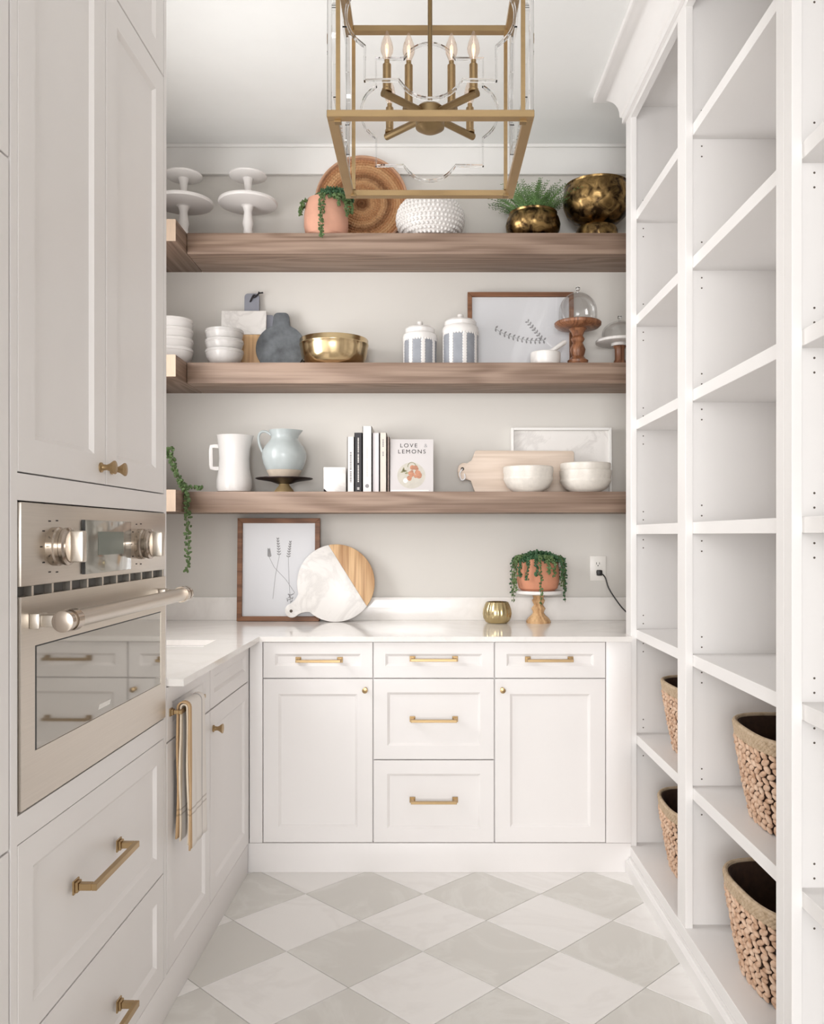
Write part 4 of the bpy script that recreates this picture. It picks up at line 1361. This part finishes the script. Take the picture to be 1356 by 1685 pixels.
def serving_bowl(label, x, y, z, r, h_, rz=0, tilt=0):
    b = thing('serving_bowl', label, 'bowl', (x, y, z), (0, tilt, rz))
    prof = [(0, 0), (r * .55, 0), (r * .60, .004), (r * .82, h_ * .18), (r * .95, h_ * .42), (r * .975, h_ * .62), (r * .985, h_ * .74), (r, h_ * .80), (r, h_ * .97), (r - .003, h_), (r - .006, h_ * .97), (r * .94, h_ * .7), (r * .90, h_ * .45), (r * .74, h_ * .22), (0, h_ * .1)]
    MB().lathe(prof, 64).build('shell', 'bowl_speckle', b, smooth=True)
    MB().lathe([(r * .96, h_ * .44), (r * .985, h_ * .50), (r * .986, h_ * .54), (r * .968, h_ * .6)], 64).build('ridge', 'bowl_speckle', b, smooth=True)


serving_bowl('single cream stoneware bowl before the beech board', 0.452, 3.740, Z1, .110, .112)
serving_bowl('lower cream stoneware bowl of the nested pair beside the bookcase', 0.706, 3.752, Z1, .113, .098)
serving_bowl('upper cream stoneware bowl nested in the pair beside the bookcase', 0.706, 3.752, Z1 + .030, .110, .098, .5)

# ------------------------------------------------------------------ worktop things
o = thing('serving_board', 'round marble and mango wood board with marble handle leaning on the lavender print', 'serving board', (-0.404, 3.835, Z0), (math.radians(-5), 0, 0))
R = .175
nx, nz = .845, .535
off = .063
split = math.degrees(math.acos(off / R))
base_a = math.degrees(math.atan2(nz, nx))
woodp = [(R * math.cos(math.radians(a)), R + R * math.sin(math.radians(a))) for a in [base_a - split + 2 * split * i / 24 for i in range(25)]]
MB().prism(woodp, -.016, 0, 'xz').build('wood_part', 'mango', o, bevel=0.002, label='mango wood segment')
ha = base_a + 180
mar = []
for i in range(41):
    a = base_a + split + (ha - 16 - base_a - split) * i / 40
    mar.append((R * math.cos(math.radians(a)), R + R * math.sin(math.radians(a))))
dx, dz = math.cos(math.radians(ha)), math.sin(math.radians(ha))
px_, pz_ = -dz, dx
def hp(l, w_): return (l * dx + w_ * px_, R + l * dz + w_ * pz_)
mar += [hp(.185, -.038), hp(.205, -.031), hp(.220, -.030)]
for i in range(9):
    t = -PI / 2 + PI * i / 8
    mar.append(hp(.232 + .032 * math.cos(t), .032 * math.sin(t)))
mar += [hp(.220, .030), hp(.205, .031), hp(.185, .038)]
for i in range(41):
    a = ha + 16 + (360 + base_a - split - ha - 16) * i / 40
    mar.append((R * math.cos(math.radians(a)), R + R * math.sin(math.radians(a))))
MB().prism(mar, -.016, 0, 'xz').build('marble_part', 'marble', o, bevel=0.002, label='white marble body with handle')
h_ = MB().lathe([(0, 0), (.007, 0), (.007, .0006), (0, .0006)], 16)
q = hp(.236, 0)
h_.xform(Matrix.Translation((q[0], -.016, q[1])) @ Matrix.Rotation(PI / 2, 4, 'X'))
h_.build('handle_hole', 'hole', o)

v = thing('votive_holder', 'small fluted gold votive cup on the worktop', 'candle holder', (0.320, 3.79, Z0))
MB().lathe([(0, 0), (.040, 0), (.050, .005), (.060, .022), (.0635, .042), (.061, .062), (.054, .082), (.048, .094), (.045, .094), (.050, .082), (.057, .062), (.059, .042), (.054, .022), (0, .01)], 96,
           fn=lambda r, z, a: r * (1 + .022 * math.cos(20 * a)) if r > .03 else r).build('cup', 'gold', v, smooth=True, angle=60)

o = thing('wall_outlet', 'white double power outlet on the back wall', 'outlet', (0.796, 3.930, 1.152))
MB().box(-.037, .037, -.006, -.0002, -.057, .057).build('cover_plate', 'white_plastic', o, bevel=0.002)
for z in (-.020, .020):
    f = MB().prism(rounded_rect(.033, .028, .009, 0, z - .014), -.0075, -.006, 'xz').build('socket', 'white_plastic', o)
    sl = MB()
    for x in (-.007, .007):
        sl.box(x - .0012, x + .0012, -.0078, -.0075, z - .002, z + .008)
    sl.box(-.0025, .0025, -.0078, -.0075, z - .010, z - .005)
    sl.build('slots', 'black', f)
o = thing('power_cord', 'black plug and cord running from the outlet behind the bookcase', 'cord', (0.80, 3.90, 1.13), world=True)
MB().box(.788, .812, 3.897, 3.922, 1.119, 1.145).build('plug', 'black', o, bevel=0.004)
MB().tube(curve_pts([(.806, 3.902, 1.130), (.822, 3.890, 1.112), (.838, 3.885, 1.062), (.870, 3.880, 1.01), (.905, 3.875, .965), (.95, 3.86, .930), (1.02, 3.84, .918), (1.10, 3.82, .9175)], 48), .0032, 8).build('cord', 'black', o, smooth=True)

# ------------------------------------------------------------------ towel on the cabinet handle
tw_ = thing('towel', 'folded off-white linen towel with tan striped edge hanging from a brass handle', 'towel', lw(-1.008 + 0.045, -0.05, 0.828), LR)


def drape(y_back, y_front, zb, zf, a0, a1, seed, top):
    """one layer of cloth hung over the bar: columns across a, rows from the back hem over the bar to the front hem"""
    na, rows = 28, []
    for i in range(15): rows.append((y_back, zb + (0 - zb) * i / 14, i / 14))
    for i in range(1, 8):
        t = PI * i / 8
        cy, ry = (y_back + y_front) / 2, (y_back - y_front) / 2
        rows.append((cy + ry * math.cos(t), top * math.sin(t), 1))
    for i in range(23): rows.append((y_front, zf * i / 22, 1 - i / 22))
    vs = []
    for (y, z, k) in rows:
        hang = max(0, -z) / .4
        for c in range(na + 1):
            u_ = c / na
            a = a0 + (a1 - a0) * u_
            wob = .0035 * hang * math.sin(9 * u_ + seed + 3 * z)
            a += .006 * math.sin(7 * z * 3 + seed) * (1 - u_) * min(1, hang * 3) + .010 * hang * u_
            vs.append((a, y - abs(wob) * (1 if y < -.0 else -1), z))
    fs = []
    for r_ in range(len(rows) - 1):
        for c in range(na):
            fs.append((r_ * (na + 1) + c, r_ * (na + 1) + c + 1, (r_ + 1) * (na + 1) + c + 1, (r_ + 1) * (na + 1) + c))
    return vs, fs


for nm, yb, yf, zb, zf, a0, a1, sd, top in (('outer_fold', .0155, -.0175, -.36, -.392, .0, .150, .3, .016), ('inner_fold', .0075, -.0105, -.37, -.380, .003, .146, 1.9, .009)):
    vs, fs = drape(yb, yf, zb, zf, a0, a1, sd, top)
    o = MB().add(vs, fs).build(nm, 'linen' if nm == 'outer_fold' else 'linen_pale', tw_, smooth=True, angle=80)
    md = o.modifiers.new('thickness', 'SOLIDIFY'); md.thickness = .0045; md.offset = 0


# ------------------------------------------------------------------ seagrass baskets
def basket_meshes():
    H_, RX, RY = .255, .150, .205
    def rad(z):
        t = z / H_
        return .70 + .30 * t ** .8
    PW = 3.0
    def pt(a, z, e=0.0):
        ca, sa = math.cos(a), math.sin(a)
        s = (abs(ca) ** PW + abs(sa) ** PW) ** (-1 / PW)
        k = rad(z)
        return Vector(((RX * k + e) * s * ca, (RY * k + e) * s * sa, z))
    core = MB()
    vs, fs = [], []
    n = 56
    prof = [(0.0, .002, -.004)] + [(1, .002 + (H_ - .004) * i / 10, -.004) for i in range(11)] + [(1, H_ - .002, -.014)] + [(1, H_ - .01 - (H_ - .03) * i / 8, -.016) for i in range(9)] + [(0.0, .02, -.016)]
    for k_, z, e in prof:
        for i in range(n):
            p_ = pt(2 * PI * i / n, z, e)
            vs.append((p_.x * k_, p_.y * k_, z))
    for j in range(len(prof) - 1):
        for i in range(n):
            i2 = (i + 1) % n
            fs.append((j * n + i, j * n + i2, (j + 1) * n + i2, (j + 1) * n + i))
    core.add(vs, fs)
    lumps = MB()
    rb_ = random.Random(3)
    rows = 13
    zt = H_ * .84
    for r_ in range(rows):
        z = .010 + (zt - .010) * r_ / (rows - 1)
        per = 2 * PI * (RX + RY) / 2 * rad(z)
        m_ = int(per / .026)
        for i in range(m_):
            a = 2 * PI * (i + .5 * (r_ % 2)) / m_ + rb_.uniform(-.015, .015)
            p0, p1 = pt(a - .01, z), pt(a + .01, z)
            t_ = (p1 - p0).normalized()
            out__ = Vector((t_.y, -t_.x, 0)).normalized()
            tilt_ = (.42 if r_ % 2 else -.42) + rb_.uniform(-.2, .2)
            X_ = (t_ * math.cos(tilt_) + Vector((0, 0, 1)) * math.sin(tilt_)).normalized()
            Z_ = X_.cross(out__).normalized()
            Rm = Matrix((X_, out__, Z_)).transposed()
            lumps.ellipsoid(pt(a, z) + out__ * rb_.uniform(.0, .003), (.0155 * rb_.uniform(.85, 1.2), .0062, .0080 * rb_.uniform(.8, 1.15)), Rm, 8, 6)
    band = MB()
    for r_ in range(6):
        z = zt + .010 + (H_ - zt - .012) * r_ / 5
        m_ = 90
        for i in range(m_):
            a = 2 * PI * (i + .5 * (r_ % 2)) / m_
            p0, p1 = pt(a - .01, z), pt(a + .01, z)
            t_ = (p1 - p0).normalized(); out__ = Vector((t_.y, -t_.x, 0)).normalized()
            Rm = Matrix((t_, out__, Vector((0, 0, 1)))).transposed()
            band.ellipsoid(pt(a, z), (.0085, .0042, .0050), Rm, 6, 4)
    rim = MB().tube([pt(2 * PI * i / 72, H_, -.004) for i in range(72)], .0068, 8, closed=True)
    return (core.mesh('basket_core', 'wicker_core', smooth=True, angle=60), lumps.mesh('basket_weave', 'seagrass', smooth=True, angle=80),
            band.mesh('basket_band', 'seagrass_rim', smooth=True, angle=80), rim.mesh('basket_rim', 'seagrass_rim', smooth=True))


BM = basket_meshes()
HM = MB().box(-.012, .012, -.018, .018, -.022, .022).mesh('basket_tag', 'pages', bevel=0.002)
for lab, x, y, z, sc, rz in (('woven seagrass basket on the second lowest shelf of the corner bay', 1.000, 3.00, SH[5], .96, .03),
                             ('woven seagrass basket on the floor level shelf of the corner bay', .992, 3.02, .10, .98, -.04),
                             ('woven seagrass basket on the second lowest shelf of the bay with the doubled post', 1.000, 2.265, SH[5], 1.0, -.03),
                             ('woven seagrass basket on the floor level shelf of the bay with the doubled post', .985, 2.265, .10, 1.03, .05)):
    b = thing('seagrass_basket', lab, 'basket', (x, y, z), (0, 0, rz), 'seagrass baskets on the bookcase')
    b.scale = (sc, sc, sc)
    for nm, me in zip(('core', 'weave', 'band', 'rim'), BM):
        o = bpy.data.objects.new(nm, me); COL.objects.link(o); o.parent = b
        if nm in ('weave', 'band'): o['kind'] = 'stuff'
    o = bpy.data.objects.new('paper_tag', HM); COL.objects.link(o); o.parent = b
    o.location = (.118, -.08, .215)

# ------------------------------------------------------------------ lantern chandelier
CX, CYc = 0.011, 2.02
ch = thing('chandelier', 'square brass lantern chandelier with clear acrylic scrollwork and candle bulbs', 'chandelier', (CX, CYc, 2.19))
ZB, ZTp = 0.0, 0.445
W = .22
bw, bh = .022, .015
for z in (ZB, ZTp - bh):
    for x0, x1, y0, y1 in ((-W, W, -W, -W + bw), (-W, W, W - bw, W), (-W, -W + bw, -W + bw, W - bw), (W - bw, W, -W + bw, W - bw)):
        MB().box(x0, x1, y0, y1, z, z + bh).build('frame_bar', 'brass', ch, bevel=0.001, seg=1)
for sx_ in (-1, 1):
    for sy_ in (-1, 1):
        x, y = sx_ * (W - bw + .000), sy_ * (W - bw)
        MB().box(x - .0045, x + .0045, y - .0045, y + .0045, ZB + bh, ZTp - bh).build('post', 'brass', ch)
        MB().box(x - .007, x + .007, y - .007, y + .007, ZB - .004, ZB + .004).build('corner_bracket', 'brass_dark', ch)
        x, y = sx_ * (W - .0055), sy_ * (W - .0055)
        MB().box(x - .005, x + .005, y - .005, y + .005, ZB + bh, ZTp - bh).build('acrylic_post', 'acrylic', ch, bevel=0.0015, seg=1)
# quatrefoil strips: lobes on the four sides, square steps between
zc = (ZB + ZTp) / 2
def quatrefoil():
    pts = []
    s = .142            # half-width of the stepped square
    open_ = .068
    sag = .040
    r_ = (open_ ** 2 + sag ** 2) / (2 * sag)
    base = s
    half = math.degrees(math.asin(min(1, open_ / r_)))
    for q in range(4):
        ang = q * 90
        loc = []
        # along side: start corner (-s,-base)
        loc.append((-s, -base))
        for i in range(17):
            a = -90 - half + 2 * half * i / 16
            loc.append((r_ * math.cos(math.radians(a)), -(base + sag - r_) + r_ * math.sin(math.radians(a))))
        ca, sa = math.cos(math.radians(ang)), math.sin(math.radians(ang))
        pts += [(a * ca - b_ * sa, a * sa + b_ * ca) for a, b_ in loc]
    return pts


Q = quatrefoil()
def quat_mesh():
    mb = MB()
    n = len(Q)
    th, dp = .0045, .011
    inn = []
    for i in range(n):
        x, z = Q[i]
        xp, zp = Q[i - 1]; xn, zn = Q[(i + 1) % n]
        tx, tz = xn - xp, zn - zp
        l = math.hypot(tx, tz) or 1
        inn.append((x - tz / l * th, z + tx / l * th))
    vs = []
    for (a, b_), (c, d_) in zip(Q, inn):
        vs += [(a, -dp / 2, b_), (a, dp / 2, b_), (c, dp / 2, d_), (c, -dp / 2, d_)]
    fs = []
    for i in range(n):
        j = (i + 1) % n
        for k in range(4):
            fs.append((i * 4 + k, i * 4 + (k + 1) % 4, j * 4 + (k + 1) % 4, j * 4 + k))
    return mb.add(vs, fs).mesh('acrylic_scroll', 'acrylic')


QM = quat_mesh()
for ang, (x, y) in ((0, (0, -W + .011)), (0, (0, W - .011)), (90, (-W + .011, 0)), (90, (W - .011, 0))):
    o = bpy.data.objects.new('acrylic_scroll', QM); COL.objects.link(o); o.parent = ch
    o.location = (x, y, zc); o.rotation_euler = (0, 0, math.radians(ang))
    o['label'] = 'clear acrylic quatrefoil scroll'
zh = .075
MB().lathe([(0, zh - .006), (.012, zh - .006), (.024, zh), (.034, zh + .006), (.034, zh + .050), (.028, zh + .056), (.010, zh + .060), (0, zh + .060)], 36).build('hub', 'brass_dark', ch, smooth=True)
MB().tube([(0, 0, zh + .055), (0, 0, ZC - 2.19 - .02)], .0055, 12).build('rod', 'brass_dark', ch, smooth=True)
MB().lathe([(0, ZC - 2.19 - .028), (.02, ZC - 2.19 - .028), (.062, ZC - 2.19 - .018), (.065, ZC - 2.19 - .001), (0, ZC - 2.19 - .001)], 36).build('canopy', 'brass_dark', ch, smooth=True)
mb = MB()
for s1, s2 in (((-1, 0), (1, 0)), ((0, -1), (0, 1))):
    mb.tube([(s1[0] * (W - bw), s1[1] * (W - bw), ZTp - bh / 2), (s2[0] * (W - bw), s2[1] * (W - bw), ZTp - bh / 2)], .005, 8)
mb.build('cross_bar', 'brass_dark', ch)
for x, y, tube_h in ((-.098, -.095, .062), (.098, -.095, .062), (-.100, .100, .062), (.100, .100, .062), (-.050, -.030, .096), (.050, -.030, .096)):
    l = math.hypot(x, y)
    e = Vector((x, y, 0)) * (1 + .012 / l)
    arm = MB().tube([(x / l * .028, y / l * .028, zh + .036), (e.x, e.y, zh + .036)], .0085, 10)
    a = arm.build('arm', 'brass_dark', ch, smooth=True)
    z0 = zh + .042
    MB().lathe([(0, z0), (.0115, z0), (.0115, z0 + .006), (.0095, z0 + .008), (.0095, z0 + tube_h), (.006, z0 + tube_h + .003), (.006, z0 + tube_h + .010), (0, z0 + tube_h + .010)], 20, (x, y, 0)).build('candle_sleeve', 'brass', a, smooth=True)
    zb_ = z0 + tube_h + .010
    bl = MB().lathe([(.006, zb_), (.0075, zb_ + .004), (.0135, zb_ + .018), (.0145, zb_ + .026), (.0125, zb_ + .038), (.0075, zb_ + .052), (.0025, zb_ + .064), (0, zb_ + .068)], 24, (x, y, 0))
    bl.build('bulb', 'bulb_glass', a, smooth=True, label='clear flame shaped bulb')
    MB().lathe([(0, zb_ + .006), (.0022, zb_ + .010), (.0042, zb_ + .022), (.0038, zb_ + .034), (0, zb_ + .040)], 10, (x, y, 0)).build('filament', 'filament', a, smooth=True)
